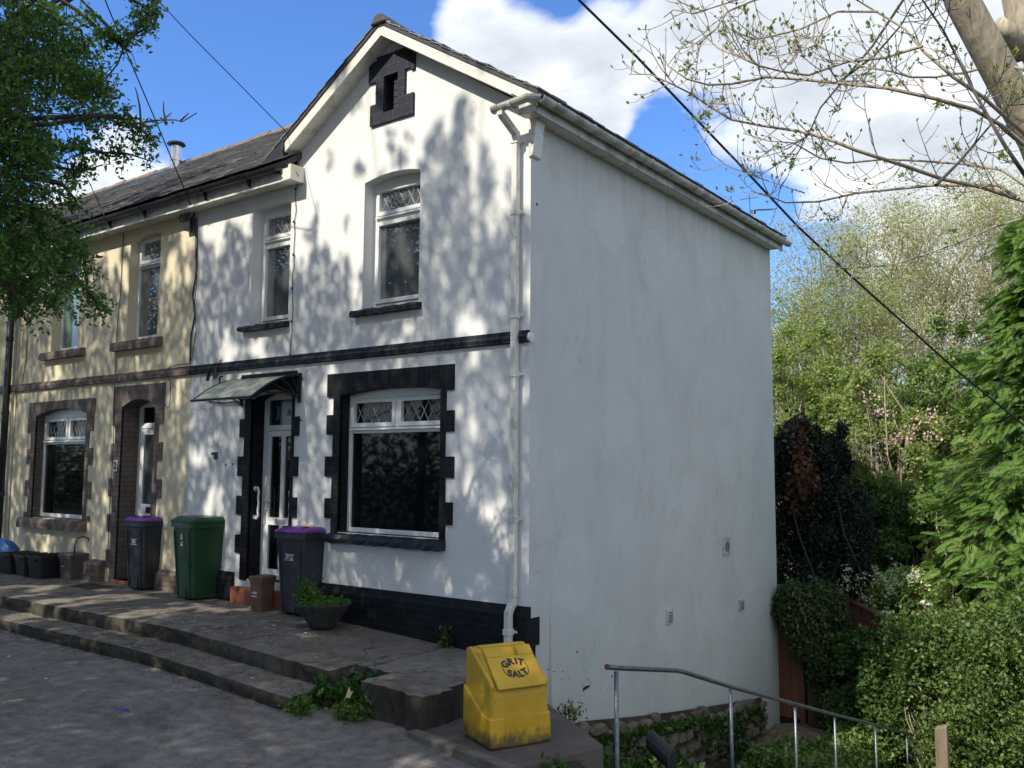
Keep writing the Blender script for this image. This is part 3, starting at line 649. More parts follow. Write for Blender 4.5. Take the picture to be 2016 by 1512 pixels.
mb=MB(); mb.tube([(-.01,-.0,3.055),(.025,0,3.055)],.05,10); mb.build('string_course_end',M['white'],WH)
# plinth with splayed cap, broken by the door, returned round the corner
mb=MB()
for xa,xb in ((-3.49,.012),(LX,-4.69)):
    za,zb=.27,.335
    mb.hexa([(xa,-.055,-.9),(xb,-.055,-.9),(xb,.02,-.9),(xa,.02,-.9)],[(xa,-.055,za),(xb,-.055,za),(xb,.02,za),(xa,.02,za)])
    mb.hexa([(xa,-.055,za+.001),(xb,-.055,za+.001),(xb,.02,za+.001),(xa,.02,za+.001)],[(xa,-.012,zb+.03),(xb,-.012,zb+.03),(xb,.02,zb+.03),(xa,.02,zb+.03)])
mb.split('plinth',M['blackbrick'],WH)
mb=MB(); mb.box(-.001,.014,-.05,.17,-.02,.25); mb.box(-.001,.014,-.05,.10,-.8,-.021); mb.build('plinth_return',M['blackbrick'],WH)
# roof of the gable
TH=math.atan(.63)
def slates(mb,o,u,v,nrm,W,Ls,ex=.19,wd=.26,seed=1,th=.011):
    rg=rnd(seed); o=np.array(o,float); u=np.array(u,float); v=np.array(v,float); nrm=np.array(nrm,float)
    rows=int(Ls/ex)+1
    for r_ in range(rows):
        x=-(r_%2)*wd/2
        while x<W:
            a=max(0,x)+.002; b=min(W,x+wd)-.002+rg.normal()*.001; x+=wd
            if b-a<.03: continue
            s0=r_*ex+rg.normal()*.007; s1=min(Ls,s0+ex*1.12); t=th*rg.uniform(.8,1.9); lift=rg.uniform(.004,.013)
            if rg.random()<.03: s0+=.02*rg.normal()
            P=lambda uu,ss,nn:o+u*uu+v*ss+nrm*nn
            lo=[P(a,s0,lift),P(b,s0,lift),P(b,s1,-.004),P(a,s1,-.004)]; hi=[P(a,s0,lift+t),P(b,s0,lift+t*rg.uniform(.8,1.2)),P(b,s1,.004),P(a,s1,.004)]
            mb.hexa(lo,hi)
oh=.21; rb=6.95   # verge overhang, rear end of roof
c_,s_=math.cos(TH),math.sin(TH)
mb=MB(); zr=AZ+.185   # top surface apex of the sarking
W_=rb+oh
slates(mb,(GX+2.27,-oh-.03,zr-.63*2.27),(0,1,0),(-c_,0,s_),(s_,0,c_),W_,2.27/c_,seed=31)
slates(mb,(GX-2.03,-oh-.03,zr-.63*2.03),(0,1,0),(c_,0,s_),(-s_,0,c_),W_,2.03/c_,seed=32)
mb.build('roof_slates',M['slate'],WH)
mb=MB()
mb.hexa([(GX,-oh-.015,zr-.05),(GX+2.26,-oh-.015,zr-.05-.63*2.26),(GX+2.26,rb,zr-.05-.63*2.26),(GX,rb,zr-.05)],[(GX,-oh-.015,zr-.002),(GX+2.26,-oh-.015,zr-.002-.63*2.26),(GX+2.26,rb,zr-.002-.63*2.26),(GX,rb,zr-.002)])
mb.hexa([(GX-2.04,-oh-.015,zr-.05-.63*2.04),(GX-.0005,-oh-.015,zr-.05),(GX-.0005,rb,zr-.05),(GX-2.04,rb,zr-.05-.63*2.04)],[(GX-2.04,-oh-.015,zr-.002-.63*2.04),(GX-.0005,-oh-.015,zr-.002),(GX-.0005,rb,zr-.002),(GX-2.04,rb,zr-.002-.63*2.04)])
mb.build('roof_deck',M['slate_dark'],WH)
M['gable_ridge']=plain('dark_ridge_tile',(.075,.065,.055),.85,0,.35,8,.5,30.,dirt=((.13,.12,.08),9.,.55,.6))
mb=MB(); rg=rnd(5)
for k in range(18):
    y0=-oh-.05+k*.41; y1=y0+.40; j=rg.normal()*.006
    mb.hexa([(GX-.13,y0,zr-.05+j),(GX+.13,y0,zr-.05+j),(GX+.13,y1,zr-.05+j),(GX-.13,y1,zr-.05+j)],[(GX-.05,y0,zr+.06+j),(GX+.05,y0,zr+.06+j),(GX+.05,y1,zr+.055+j),(GX-.05,y1,zr+.055+j)])
mb.build('ridge_tiles',M['gable_ridge'],WH,bevel=.015)
# bargeboards, soffits
zb=AZ   # underside at wall apex
mb=MB()
def barge(mb,xa,xb,y0,y1,lo,hi):
    f=lambda x:zb-.63*abs(x-GX)
    mb.hexa([(xa,y0,f(xa)+lo),(xb,y0,f(xb)+lo),(xb,y1,f(xb)+lo),(xa,y1,f(xa)+lo)],[(xa,y0,f(xa)+hi),(xb,y0,f(xb)+hi),(xb,y1,f(xb)+hi),(xa,y1,f(xa)+hi)])
m1=MB(); barge(m1,GX,-.10,-oh,-oh+.02,0,.175); m1.build('bargeboard',M['barge'],WH,bevel=.002)
m1=MB(); barge(m1,-.098,.22,-oh,-oh+.02,.015,.170); m1.build('bargeboard',M['barge'],WH,bevel=.002)
m1=MB(); barge(m1,-3.69,GX-.001,-oh,-oh+.02,-.01,.175); m1.build('bargeboard',M['barge'],WH,bevel=.002)
m1=MB(); barge(m1,GX,.02,-oh+.021,.0,.0,.015); barge(m1,-3.70,GX-.001,-oh+.021,.0,.0,.015); m1.build('soffit',M['upvc_old'],WH)
# black painted end of the verge at the valley
m1=MB(); f=lambda x:zr-.63*abs(x-GX)
m1.hexa([(-3.99,-oh-.03,5.50),(-3.695,-oh-.03,5.42),(-3.695,-.02,5.42),(-3.99,-.02,5.50)],[(-4.07,-oh-.03,f(-4.07)-.0),(-3.695,-oh-.03,f(-3.695)-.03),(-3.695,-.02,f(-3.695)-.03),(-4.07,-.02,f(-4.07)-.0)])
m1.build('verge_end',M['blackpaint'],WH,bevel=.01)
# eaves along the side wall: soffit, fascia, gutter
m1=MB(); m1.box(.001,.16,-.02,6.78,5.33,5.35); m1.build('soffit',M['upvc_old'],WH)
m1=MB(); m1.box(.161,.185,-.17,6.9,5.32,5.50); m1.build('fascia',M['gutter'],WH)
m1=MB(); m1.box(-.02,.18,-.19,-.171,5.33,5.47); m1.box(.0,.16,-.17,.0,5.33,5.345); m1.build('eaves_return_box',M['upvc_old'],WH,bevel=.004)
def gutter_mb(pts,r=.062,n=8,th=.006):
    mb=MB(); pts=[Vector(p) for p in pts]; V=[]
    for i,p in enumerate(pts):
        d=(pts[min(i+1,len(pts)-1)]-pts[max(i-1,0)]).normalized(); s=Vector((d.y,-d.x,0))
        for rr in (r,r-th):
            for k in range(n+1):
                a=math.pi*k/n; V.append(p+s*(rr*math.cos(a))+Vector((0,0,-rr*math.sin(a)*.95)))
    m=2*(n+1); F=[]
    for i in range(len(pts)-1):
        for k in range(n): F.append((i*m+k,i*m+k+1,(i+1)*m+k+1,(i+1)*m+k)); a=n+1; F.append((i*m+a+k+1,i*m+a+k,(i+1)*m+a+k,(i+1)*m+a+k+1))
        F.append((i*m,(i+1)*m,(i+1)*m+n+1,i*m+n+1)); F.append((i*m+n,i*m+2*n+1,(i+1)*m+2*n+1,(i+1)*m+n))
    for i in (0,len(pts)-1): F.append(tuple([i*m+k for k in range(n+1)]+[i*m+n+1+k for k in range(n,-1,-1)]))
    return mb.add(V,F)
gt=gutter_mb([(.255,-.21,5.455),(.255,1.6,5.452),(.257,3.4,5.457),(.256,5.2,5.452),(.255,6.98,5.45)])
gu=gt.build('gutter',M['gutter'],WH,smooth=False)
gutter_mb([(-.27,-.295,5.42),(.18,-.295,5.452),(.255,-.21,5.455)]).build('gutter',M['gutter'],WH)
m1=MB()
for y in (.05,.75,2.1,3.35,3.5,4.6,5.7,6.3): 
    m1.add(*[(lambda g:(g.v,g.f))(gutter_mb([(.255,y,5.456),(.255,y+.035,5.456)],r=.070))][0])
for x in (-.22,-.05): m1.add(*(lambda g:(g.v,g.f))(gutter_mb([(x,-.295,5.423),(x+.04,-.295,5.426)],r=.070)))
m1.split('gutter_clip',M['gutter'],gu)
# rainwater pipe: swan-neck, square pipe, brackets, offset at the plinth
def sqpipe(mb,pts,w=.034):
    for a,b in zip(pts[:-1],pts[1:]):
        a=Vector(a);b=Vector(b);d=(b-a).normalized(); s=Vector((1,0,0)); s=(s-d*s.dot(d)).normalized(); t=d.cross(s)
        mb.hexa([a+s*w+t*w,a-s*w+t*w,a-s*w-t*w,a+s*w-t*w],[b+s*w+t*w,b-s*w+t*w,b-s*w-t*w,b+s*w-t*w])
dp=MB(); sqpipe(dp,[(-.165,-.295,5.37),(-.165,-.295,5.32)]); sqpipe(dp,[(-.165,-.29,5.34),(-.145,-.075,5.20)]); sqpipe(dp,[(-.145,-.065,5.23),(-.145,-.065,3.02),(-.145,-.068,.45),(-.150,-.075,.36)]); sqpipe(dp,[(-.150,-.07,.40),(-.165,-.115,.30)]); sqpipe(dp,[(-.165,-.115,.32),(-.165,-.115,-.35)])
pipe=dp.build('downpipe',M['upvc_old'],WH,bevel=.008)
m1=MB()
for z,y in ((5.12,-.065),(4.36,-.065),(3.28,-.065),(2.68,-.065),(1.22,-.068),(.12,-.115)):
    cx_=-.165 if z<.3 else -.145
    m1.box(cx_-.042,cx_+.042,y-.042,y+.042,z-.03,z+.03)
    m1.box(cx_-.075,cx_+.075,y+.03,y+.05,z-.012,z+.012); m1.build('pipe_bracket',M['upvc_old'],pipe,bevel=.003); m1=MB()
# box end of the terrace fascia on the white house, fascia, gutter
def terrace_eaves(house,x0,x1,mat_f,mat_g,endbox=False,seed=1):
    m1=MB(); m1.box(x0,x1,-.22,-.20,5.33,5.52); m1.build('fascia',mat_f,house)
    m1=MB(); m1.box(x0,x1,-.199,.0,5.34,5.352)
    k=x0+.05
    while k<x1: m1.box(k,k+.012,-.199,.0,5.334,5.3395); k+=.06
    m1.build('soffit',mat_f,house)
    g=gutter_mb([(x1,-.295,5.505),((x0+x1)/2,-.295,5.51),(x0,-.295,5.52)]).build('gutter',mat_g,house)
    m1=MB(); k=x0+.5
    while k<x1-.1:
        m1.add(*(lambda q:(q.v,q.f))(gutter_mb([(k+.04,-.295,5.511),(k,-.295,5.511)],r=.071))); m1.hexa([(k,-.23,5.36),(k+.03,-.23,5.36),(k+.03,-.225,5.36),(k,-.225,5.36)],[(k,-.30,5.45),(k+.03,-.30,5.45),(k+.03,-.225,5.46),(k,-.225,5.46)]); k+=.95
    m1.split('gutter_bracket',mat_g,g)
terrace_eaves(WH,LX,-3.72,M['upvc_old'],M['blackplastic'])
m1=MB(); m1.box(-3.719,-3.54,-.225,-.001,5.33,5.53); m1.build('eaves_end_box',M['barge'],WH,bevel=.005)
# terrace roof
def terrace_roof(house,x0,x1,seed,flue=False):
    sl=.705; n_=math.hypot(1,sl); v=(0,1/n_,sl/n_); nr=(0,-sl/n_,1/n_); Ln=3.68*n_
    mb=MB(); slates(mb,(x0,-.30,5.575),(1,0,0),v,nr,x1-x0,Ln,seed=seed,ex=.17,wd=.25); mb.build('roof_slates',M['slate'],house)
    mb=MB(); z1=5.57+sl*3.68
    mb.hexa([(x0,-.24,5.50),(x1,-.24,5.50),(x1,3.39,z1-.09),(x0,3.39,z1-.09)],[(x0,-.28,5.555),(x1,-.28,5.555),(x1,3.40,z1-.005),(x0,3.40,z1-.005)])
    mb.hexa([(x0,3.401,z1-.09),(x1,3.401,z1-.09),(x1,7.2,5.3),(x0,7.2,5.3)],[(x0,3.401,z1-.003),(x1,3.401,z1-.003),(x1,7.2,5.4),(x0,7.2,5.4)])
    mb.build('roof_deck',M['slate_dark'],house)
    mb=MB(); rg=rnd(seed+50); x=x0
    while x<x1-.02:
        xe=min(x1,x+.42); j=rg.normal()*.008
        mb.hexa([(x,3.26,z1-.07+j),(xe-.008,3.26,z1-.07+j),(xe-.008,3.54,z1-.07+j),(x,3.54,z1-.07+j)],[(x,3.35,z1+.05+j),(xe-.008,3.35,z1+.055+j),(xe-.008,3.45,z1+.055+j),(x,3.45,z1+.05+j)]); x=xe
    mb.build('ridge_tiles',M['ridge'],house,bevel=.012)
terrace_roof(WH,LX,-3.6,41)
# lead / slate valley where the two roofs meet
# canopy over the door
cx0,cx1,cy,cz0,cz1=-4.66,-3.50,-.74,2.545,2.865
prof=[(-.74*t,cz1-(cz1-cz0)*(t**1.9)) for t in [i/10 for i in range(11)]]
m1=MB(); n=len(prof)
V=[(x,y,z+dz) for x in (cx0,cx1) for dz in (0,.006) for y,z in prof]; F=[]
for k in range(n-1): F+= [(k,k+1,2*n+k+1,2*n+k),(n+k+1,n+k,3*n+k,3*n+k+1)]
F+=[tuple(range(n))+tuple(range(2*n-1,n-1,-1)),tuple(range(2*n,3*n))+tuple(range(4*n-1,3*n-1,-1)),(n-1,2*n-1,4*n-1,3*n-1)]
M['poly']=plain('clouded_canopy_sheet',(.36,.38,.30),.35,0,.15,3,dirt=((.12,.14,.10),5.,.5,.6))
m1.add(V,F); can=m1.build('door_canopy',M['poly'],WH)
m1=MB()
for x in (cx0,cx1):
    m1.tube([(x,y,z+.003) for y,z in prof],.012,6)
m1.tube([(cx0-.02,-.75,cz0),(cx1+.02,-.75,cz0)],.017,6); m1.tube([(cx0,-.01,cz1+.01),(cx1,-.01,cz1+.01)],.014,6)
m1.build('canopy_rim',M['blackplastic'],can)
m1=MB()
for x in (cx0+.01,cx1-.0):
    m1.box(x-.02,x+.02,-.03,-.0,cz1-.34,cz1+.03)
    for q in (.2,.4,.6,.8):
        y,z=-.74*q,cz1-(cz1-cz0)*(q**1.9)
        m1.tube([(x,-.02,cz1-.30+.05*q),(x,y*.35,cz1-.20-.04*q),(x,y*.75,z-.05),(x,y,z-.005)],.007,5)
    m1.tube([(x,-.02,cz1-.30),(x,-.3,cz1-.22),(x,-.68,cz0+.01)],.010,5); m1.build('canopy_bracket',M['blackplastic'],can); m1=MB()
# door
m1=MB(); y=.20
m1.box(-4.45,-4.37,y,y+.07,.30,2.72); m1.box(-3.70,-3.62,y,y+.07,.30,2.72); m1.box(-4.37,-3.70,y,y+.07,2.60,2.72); m1.box(-4.37,-3.70,y,y+.07,2.20,2.27); m1.box(-4.37,-3.70,y-.02,y+.07,.30,.335)
door=m1.build('door',M['upvc'],WH,bevel=.004)
m1=MB(); y0,y1=y-.012,y+.045; a,b=-4.362,-3.708
m1.box(a,a+.075,y0,y1,.34,2.195); m1.box(b-.075,b,y0,y1,.34,2.195); m1.box(a+.075,b-.075,y0,y1,.34,.42); m1.box(a+.075,b-.075,y0,y1,2.12,2.195); m1.box(a+.075,b-.075,y0,y1,.98,1.08)
m1.box(-4.07,-4.00,y0,y1,1.08,2.12); m1.box(-4.07,-4.00,y0,y1,.42,.98)
leaf=m1.build('door_leaf',M['upvc'],door,bevel=.006)
m1=MB(); m1.box(a+.07,-4.065,y+.015,y+.025,1.075,2.125); m1.box(-4.005,b-.07,y+.015,y+.025,1.075,2.125); m1.box(a+.07,-4.065,y+.015,y+.025,.415,.985); m1.box(-4.005,b-.07,y+.015,y+.025,.415,.985); m1.split('door_glass',M['glass'],door)
m1=MB(); m1.box(-4.37,-3.70,y+.03,y+.04,2.265,2.605); m1.build('transom_light',M['glass_teal'],door)
m1=MB(); mo=[(-4.24+.075*math.cos(R(t)),2.43+.10*math.sin(R(t))) for t in range(-75,76,15)]+[(-4.255+.045*math.cos(R(t)),2.43+.085*math.sin(R(t))) for t in range(70,-71,-14)]
m1.prism(mo,y+.026,y+.0295,'xz'); m1.build('moon_motif',plain('dim_moon',(.08,.14,.16),.4),door)
m1=MB(); st=[(-3.98+(.055 if k%2==0 else .024)*math.cos(R(90+36*k)),2.43+(.055 if k%2==0 else .024)*math.sin(R(90+36*k))) for k in range(10)]
m1.prism(st,y+.026,y+.0295,'xz'); m1.build('star_motif',plain('dim_star',(.14,.15,.03),.4),door)
m1=MB(); m1.box(-4.335,-4.305,y-.03,y-.012,1.17,1.36); m1.box(-4.33,-4.21,y-.055,y-.035,1.285,1.305); m1.box(-4.33,-4.31,y-.04,y-.012,1.285,1.305); m1.build('handle',M['upvc'],door,bevel=.005)
m1=MB(); m1.box(-4.14,-3.93,y-.02,y-.0125,1.005,1.06); m1.build('letter_plate',M['lead'],door,bevel=.003)
# grab rails either side of the door
for x in (-4.44,-3.60):
    m1=MB(); yy=.09 if x<-4 else .05
    pts=[(x+.0,yy,1.44),(x+.05,yy,1.46),(x+.075,yy,1.42),(x+.065,yy,1.33),(x+.075,yy,1.25),(x+.065,yy,1.17),(x+.075,yy,1.10),(x+.05,yy,1.06),(x+.0,yy,1.08)]
    if x>-4: pts=[(-3.63-(p[0]-x),yy,p[2]) for p in pts]
    m1.tube(pts,.015,8); 
    for z in (1.445,1.075):
        xx=x if x<-4 else -3.63; sg=1 if x<-4 else -1; m1.tube([(xx,yy,z),(xx+sg*.012,yy,z)],.032,10)
    m1.build('grab_rail',M['upvc'],WH,smooth=True)
# door step
m1=MB(); m1.box(-4.60,-3.58,-.13,-.0555,-.2,.20); m1.box(-4.60,-3.58,-.055,.0,-.2,.20); m1.box(-4.44,-3.63,.001,.24,-.2,.298); m1.build('door_step',M['terracotta'],WH,bevel=.015,seg=3)
# small square hole and fixings in the render
m1=MB(); q=onp(425,897,'y',0); m1.box(q[0]-.045,q[0]+.045,-.006,.0,q[2]-.05,q[2]+.05); m1.box(q[0]-.10,q[0]-.05,-.004,0,q[2]+.01,q[2]+.045)
for px,py in ((445,915),(459,914),(1058,402),(595,745),(593,827)): 
    if px<1040: q=onp(px,py,'y',0); m1.box(q[0]-.012,q[0]+.012,-.006,0,q[2]-.012,q[2]+.012)
m1.split('chipped_patch',M['blackpaint'],WH)
m1=MB(); q=onp(405,665,'y',0); m1.box(q[0]-.004,q[0]+.004,-.003,0,q[2]-.18,q[2]+.15); m1.build('rust_streak',plain('rust_streak',(.42,.36,.24),.9),WH)
# vents and marks on the side wall
def vent(px,py,w_,h_,rnd_=False):
    q=onp(px,py,'x',0); y_,z_=q[1],q[2]; m1=MB(); m1.box(-.001,.022,y_-w_/2,y_+w_/2,z_-h_/2,z_+h_/2)
    v=m1.build('wall_vent',M['gutter'] ,WH,bevel=.003); m1=MB()
    if rnd_: m1.tube([(.0225,y_,z_),(.028,y_,z_)],.075,16)
    else:
        for k in range(4): m1.box(.0225,.030,y_-w_/2+.02,y_+w_/2-.02,z_-h_/2+.03+k*(h_-.05)/4,z_-h_/2+.045+k*(h_-.05)/4)
    m1.build('vent_grille',plain('vent_dark_grey',(.16,.16,.15),.7),v)  # bars and disc in a darker grey than the vent plate
vent(1428.5,1075.5,.22,.24,True); vent(1317,1213,.15,.18); vent(1458.5,1191,.17,.16)
m1=MB()
for px,py,a_,b_ in ((1057,402,.012,.012),(1136,1283,.01,.01),(1204,1331,.012,.008)):
    q=onp(px,py,'x',0); m1.box(0,.005,q[1]-a_,q[1]+a_,q[2]-b_,q[2]+b_)
q=onp(1156,1352,'x',0); poly=[(q[1]-.09,q[2]-.03),(q[1]+.05,q[2]-.01),(q[1]+.07,q[2]+.05),(q[1]+.055,q[2]+.005),(q[1]-.02,q[2]+.012),(q[1]-.08,q[2]+.005)]
m1.prism(poly,.0,.004,'yz'); m1.build('wall_mark',M['blackpaint'],WH)
# the boxed pipe run near the corner, knocked-off render lip
m1=MB(); m1.hexa([(.0,.34,-.78),(.045,.35,-.78),(.045,.42,-.78),(.0,.43,-.78)],[(.0,.38,.50),(.006,.385,.50),(.006,.40,.50),(.0,.405,.50)]); m1.build('pipe_casing',M['white_side'],WH,bevel=.006)
m1=MB(); m1.hexa([(-.02,-.02,4.93),(.035,-.02,4.95),(.035,.14,4.95),(.0,.14,4.93)],[(-.02,-.02,5.34),(.09,-.02,5.34),(.09,.14,5.34),(-.02,.14,5.34)]); m1.build('corner_boxing',M['upvc_old'],WH,bevel=.01)
# cable of small fairy lights up the junction of the two halves
def wire(parent,pts,r=.004,name='cable',mat=None,n=5): m1=MB(); m1.tube(pts,r,n); return m1.build(name,mat or M['cable'],parent)
rg=rnd(77); jl=[(-3.69+rg.normal()*.008,-.012,z) for z in np.linspace(5.28,3.13,16)]
cb=wire(WH,[(-3.68,-oh-.02,5.80),(-3.70,-oh-.03,5.70),(-3.64,-oh-.03,5.60),(-3.56,-.235,5.54),(-3.535,-.1,5.40),(-3.66,-.02,5.29)]+jl,.005,'light_string')
m1=MB()
for k in range(0,len(jl),3): m1.tube([(jl[k][0],-.02,jl[k][2]-.015),(jl[k][0],-.02,jl[k][2]+.015)],.012,6)
m1.split('bulb',M['cable'],cb)
# satellite cable coil above canopy
q=onp(424,745,'y',0); m1=MB()
m1.tube([onp(436,708,'y',-.09)+0,onp(428,727,'y',-.06),onp(425,735,'y',-.05)],.008,6)
for k in range(4):
    a0=.05+.02*k; m1.tube([(q[0]-.02+ (a0+.02)*math.cos(t)*.9+.02*k,-.05-.01*k,q[2]-.03+a0*1.6*math.sin(t)) for t in np.linspace(.2,3.2,9)],.008,6)
m1.tube([onp(432,756,'y',-.05),onp(433,742,'y',-.05),onp(438,741,'y',-.05)],.013,6)
m1.tube([onp(402,785,'y',-.03),onp(415,791,'y',-.03),onp(440,794,'y',-.03),onp(462,791,'y',-.03),onp(479,799,'y',-.03)],.010,6)
m1.tube([onp(402,785,'y',-.03),onp(412,786,'y',-.03),onp(428,788,'y',-.03),onp(436,794,'y',-.03)],.006,6)
m1.build('cable_coil',M['cable'],WH)
# ------------------------------------------------------------------ the cream terraced house
def cream_house(name,label,X0,X1,mat,loc,full=True,seed=1):
    H_=thing(name,label,'house',loc)
    dx=0
    holes=[]
    if full:
        h1=arch(-7.54,-6.72,3.62,5.16,.09); h2=arch(-9.85,-8.98,3.62,5.16,.09); h3=arch(-10.21,-8.56,.87,2.56,.10); h4=arch(-7.55,-6.66,.05,2.62,.10)
        holes=[h1,h2,h3,h4]
    wall_with_holes('front_wall',[(X0,-.3),(X1,-.3),(X1,EZ+.03),(X0,EZ+.03)],holes,.0 if full else .0,mat,H_)
    mb=MB(); mb.box(X0,X1,6.6,6.8,-2.5,5.45); mb.build('rear_wall',mat,H_)
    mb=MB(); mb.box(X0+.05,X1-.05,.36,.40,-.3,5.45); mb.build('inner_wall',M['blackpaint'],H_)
    if full:
        
        for h in (h1,h2): mb=MB(); reveal(mb,h,0,.3); mb.build('reveal',M['cream'],H_)
        mb=MB(); reveal(mb,h3,0,.3); mb.build('reveal',M['brownbrick'],H_); mb=MB(); reveal(mb,h4,0,.34,False); mb.build('reveal',M['brownbrick'],H_)
        window(H_,-7.54,-6.72,3.63,5.16,.09,.14,4.74,'fixed',M['glass_up'],lead_n=4,head=-.03)
        window(H_,-9.85,-8.98,3.63,5.16,.09,.14,4.74,'fixed',M['glass_curt'],lead_n=4,head=-.03)
        window(H_,-10.22,-8.55,.88,2.56,.10,.14,2.08,'fixed',M['glass'],two=True,lead_n=6)
        sill(H_,-7.83,-6.56,3.47,3.61,.10,M['brownstone'],False,11); sill(H_,-10.05,-8.72,3.48,3.61,.10,M['brownstone'],False,12); sill(H_,-10.50,-8.42,.71,.86,.11,M['brownstone'],True,13)
        gauged_arch(H_,-10.45,-8.33,2.79,2.55,.11,-10.21,-8.56,.015,M['brownbrick_s']); gauged_arch(H_,-7.80,-6.43,2.93,2.61,.11,-7.55,-6.66,.015,M['brownbrick_s'])
        z=2.54; zs=[2.54]
        while zs[-1]>.9: zs.append(zs[-1]-.265)
        zs[-1]=.87; quoins(H_,-10.21,-1,zs,.13,.25,.015,M['brownbrick']); quoins(H_,-8.56,1,zs,.10,.23,.015,M['brownbrick'])
        zs=[2.60]
        while zs[-1]>.1: zs.append(zs[-1]-.265)
        quoins(H_,-7.55,-1,zs,.15,.27,.015,M['brownbrick']); quoins(H_,-6.66,1,zs,.10,.22,.015,M['brownbrick'])
        mb=MB(); y=.28
        mb.box(-7.56,-7.48,y,y+.07,.05,2.74); mb.box(-6.74,-6.65,y,y+.07,.05,2.74); mb.box(-7.48,-6.74,y,y+.07,2.62,2.74); mb.box(-7.48,-6.74,y,y+.07,2.30,2.38); mb.box(-7.48,-6.74,y-.02,y+.06,.05,.12)
        d=mb.build('door',M['upvc'],H_,bevel=.004)
        mb=MB(); mb.box(-7.47,-7.38,y-.01,y+.04,.13,2.29); mb.box(-6.84,-6.75,y-.01,y+.04,.13,2.29); mb.box(-7.38,-6.84,y-.01,y+.04,2.2,2.29); mb.box(-7.38,-6.84,y-.01,y+.04,.13,1.16); mb.build('door_leaf',M['upvc'],d,bevel=.005)
        mb=MB(); mb.box(-7.385,-6.835,y+.01,y+.02,1.155,2.205); mb.build('door_glass',M['glass_frost'],d)
        mb=MB(); mb.box(-7.485,-6.735,y+.03,y+.04,2.375,2.625); mb.build('transom_light',M['glass'],d)
        mb=MB(); mb.box(-7.24,-7.02,y-.022,y-.0105,1.03,1.12); mb.build('letter_plate',M['blackplastic'],d,bevel=.003)
        mb=MB(); mb.box(-7.6,-6.6,-.05,.27,-.1,.05); mb.build('door_step',M['terracotta'],H_,bevel=.01)
        # number plate
        q=onp(228,917,'y',-.015); mb=MB(); mb.box(q[0]-.045,q[0]+.045,-.028,-.0155,q[2]-.085,q[2]+.085); pl=mb.build('number_plate',M['upvc'],H_,bevel=.003)
        me=letters('2',.15,None,None,Matrix.Translation((q[0]-ORI[H_.name].x,-.0295-ORI[H_.name].y,q[2]-ORI[H_.name].z))@Matrix.Rotation(R(90),4,'X'),bold=.006); o=mesh_join('number',[me],M['ink'],pl)
    course(H_,X0,X1-.001,M['brownstone'],seed=8)
    if full:
        mb=MB(); mb.hexa([(-8.4,-.10,-.3),(-7.83,-.10,-.3),(-7.83,.0,-.3),(-8.4,.0,-.3)],[(-8.4,-.10,.24),(-7.83,-.10,.24),(-7.83,.0,.24),(-8.4,.0,.24)])
        mb.hexa([(-8.4,-.10,.241),(-7.83,-.10,.241),(-7.83,.0,.241),(-8.4,.0,.241)],[(-8.4,-.02,.31),(-7.83,-.02,.31),(-7.83,.0,.31),(-8.4,.0,.31)])
        for a,b in ((X0,-8.401),(-6.43,X1)):
            mb.box(a,b,-.06,-.001,-.3,.22); mb.hexa([(a,-.06,.221),(b,-.06,.221),(b,-.001,.221),(a,-.001,.221)],[(a,-.015,.28),(b,-.015,.28),(b,-.001,.28),(a,-.001,.28)])
        mb.split('plinth',M['brownbrick'],H_)
    terrace_eaves(H_,X0,X1,M['upvc_old'],M['blackplastic']); terrace_roof(H_,X0,X1,seed)
    return H_
CH=cream_house('terraced_house','cream rendered terraced house with brown brick dressings and a steel flue',-11.10,LX-.001,M['cream'],(-8.45,0,0),True,61)
C2=cream_house('terraced_house','pale yellow house at the left edge beyond the black drainpipe',-17.5,-11.101,M['cream2'],(-14.,0,0),False,71)
# black soil pipe between them, with grey cables
mb=MB(); mb.tube([(-11.13,-.10,5.35),(-11.13,-.10,0.0)],.057,12); 
sp_=mb.build('soil_pipe',M['blackplastic'],CH,smooth=True)
mb=MB()
for z in (5.2,3.9,2.6,1.2,.3): mb.tube([(-11.13,-.10,z),(-11.13,-.10,z+.07)],.068,12)
mb.split('pipe_collar',M['blackplastic'],sp_)
wire(CH,[(-10.98,-.01,5.3),(-10.97,-.015,4.2),(-10.98,-.015,3.15)],.014,'grey_conduit',M['gutter']); wire(CH,[(-10.98,-.06,3.0),(-10.99,-.03,2.0),(-10.97,-.02,.35)],.02,'grey_conduit',M['gutter'])
def pxw(pts,y): return [onp(a,b,'y',y) for a,b in pts]
rg=rnd(3)
wire(CH,pxw([(242,440),(243,470),(240,520),(237,580),(231,640),(229,690),(227,735)],-.012),.006)
wire(CH,pxw([(220,745),(226,760),(225,800),(223,870),(220,930),(216,1000),(212,1090),(211,1103)],-.02),.006)
wire(CH,pxw([(59,560),(54,640),(52,700),(45,748),(38,757)],-.012),.005)
wire(CH,pxw([(387,430),(388,480),(386,540),(379,580),(384,620),(376,660),(374,712)],-.015),.011); wire(CH,pxw([(384,440),(385,500),(388,552),(383,600),(386,650),(379,700),(374,716)],-.03),.006)
wire(CH,pxw([(374,716),(350,718),(335,722),(326,732),(330,740),(336,752),(335,780),(334,800),(329,804),(324,792)],-.07),.006)
wire(CH,pxw([(150,470),(158,468)],-.01),.005)
wire(CH,[onp(198,406,'y',-.36),onp(205,424,'y',-.35),onp(218,434,'y',-.24),onp(238,436,'y',-.02),onp(242,442,'y',-.012)],.007)
mb=MB(); q=onp(377,437,'y',-.02); mb.box(q[0]-.09,q[0]+.06,-.09,-.0,q[2]-.13,q[2]+.05); jb=mb.build('junction_box',M['cable'],CH,bevel=.01)
mb=MB(); 
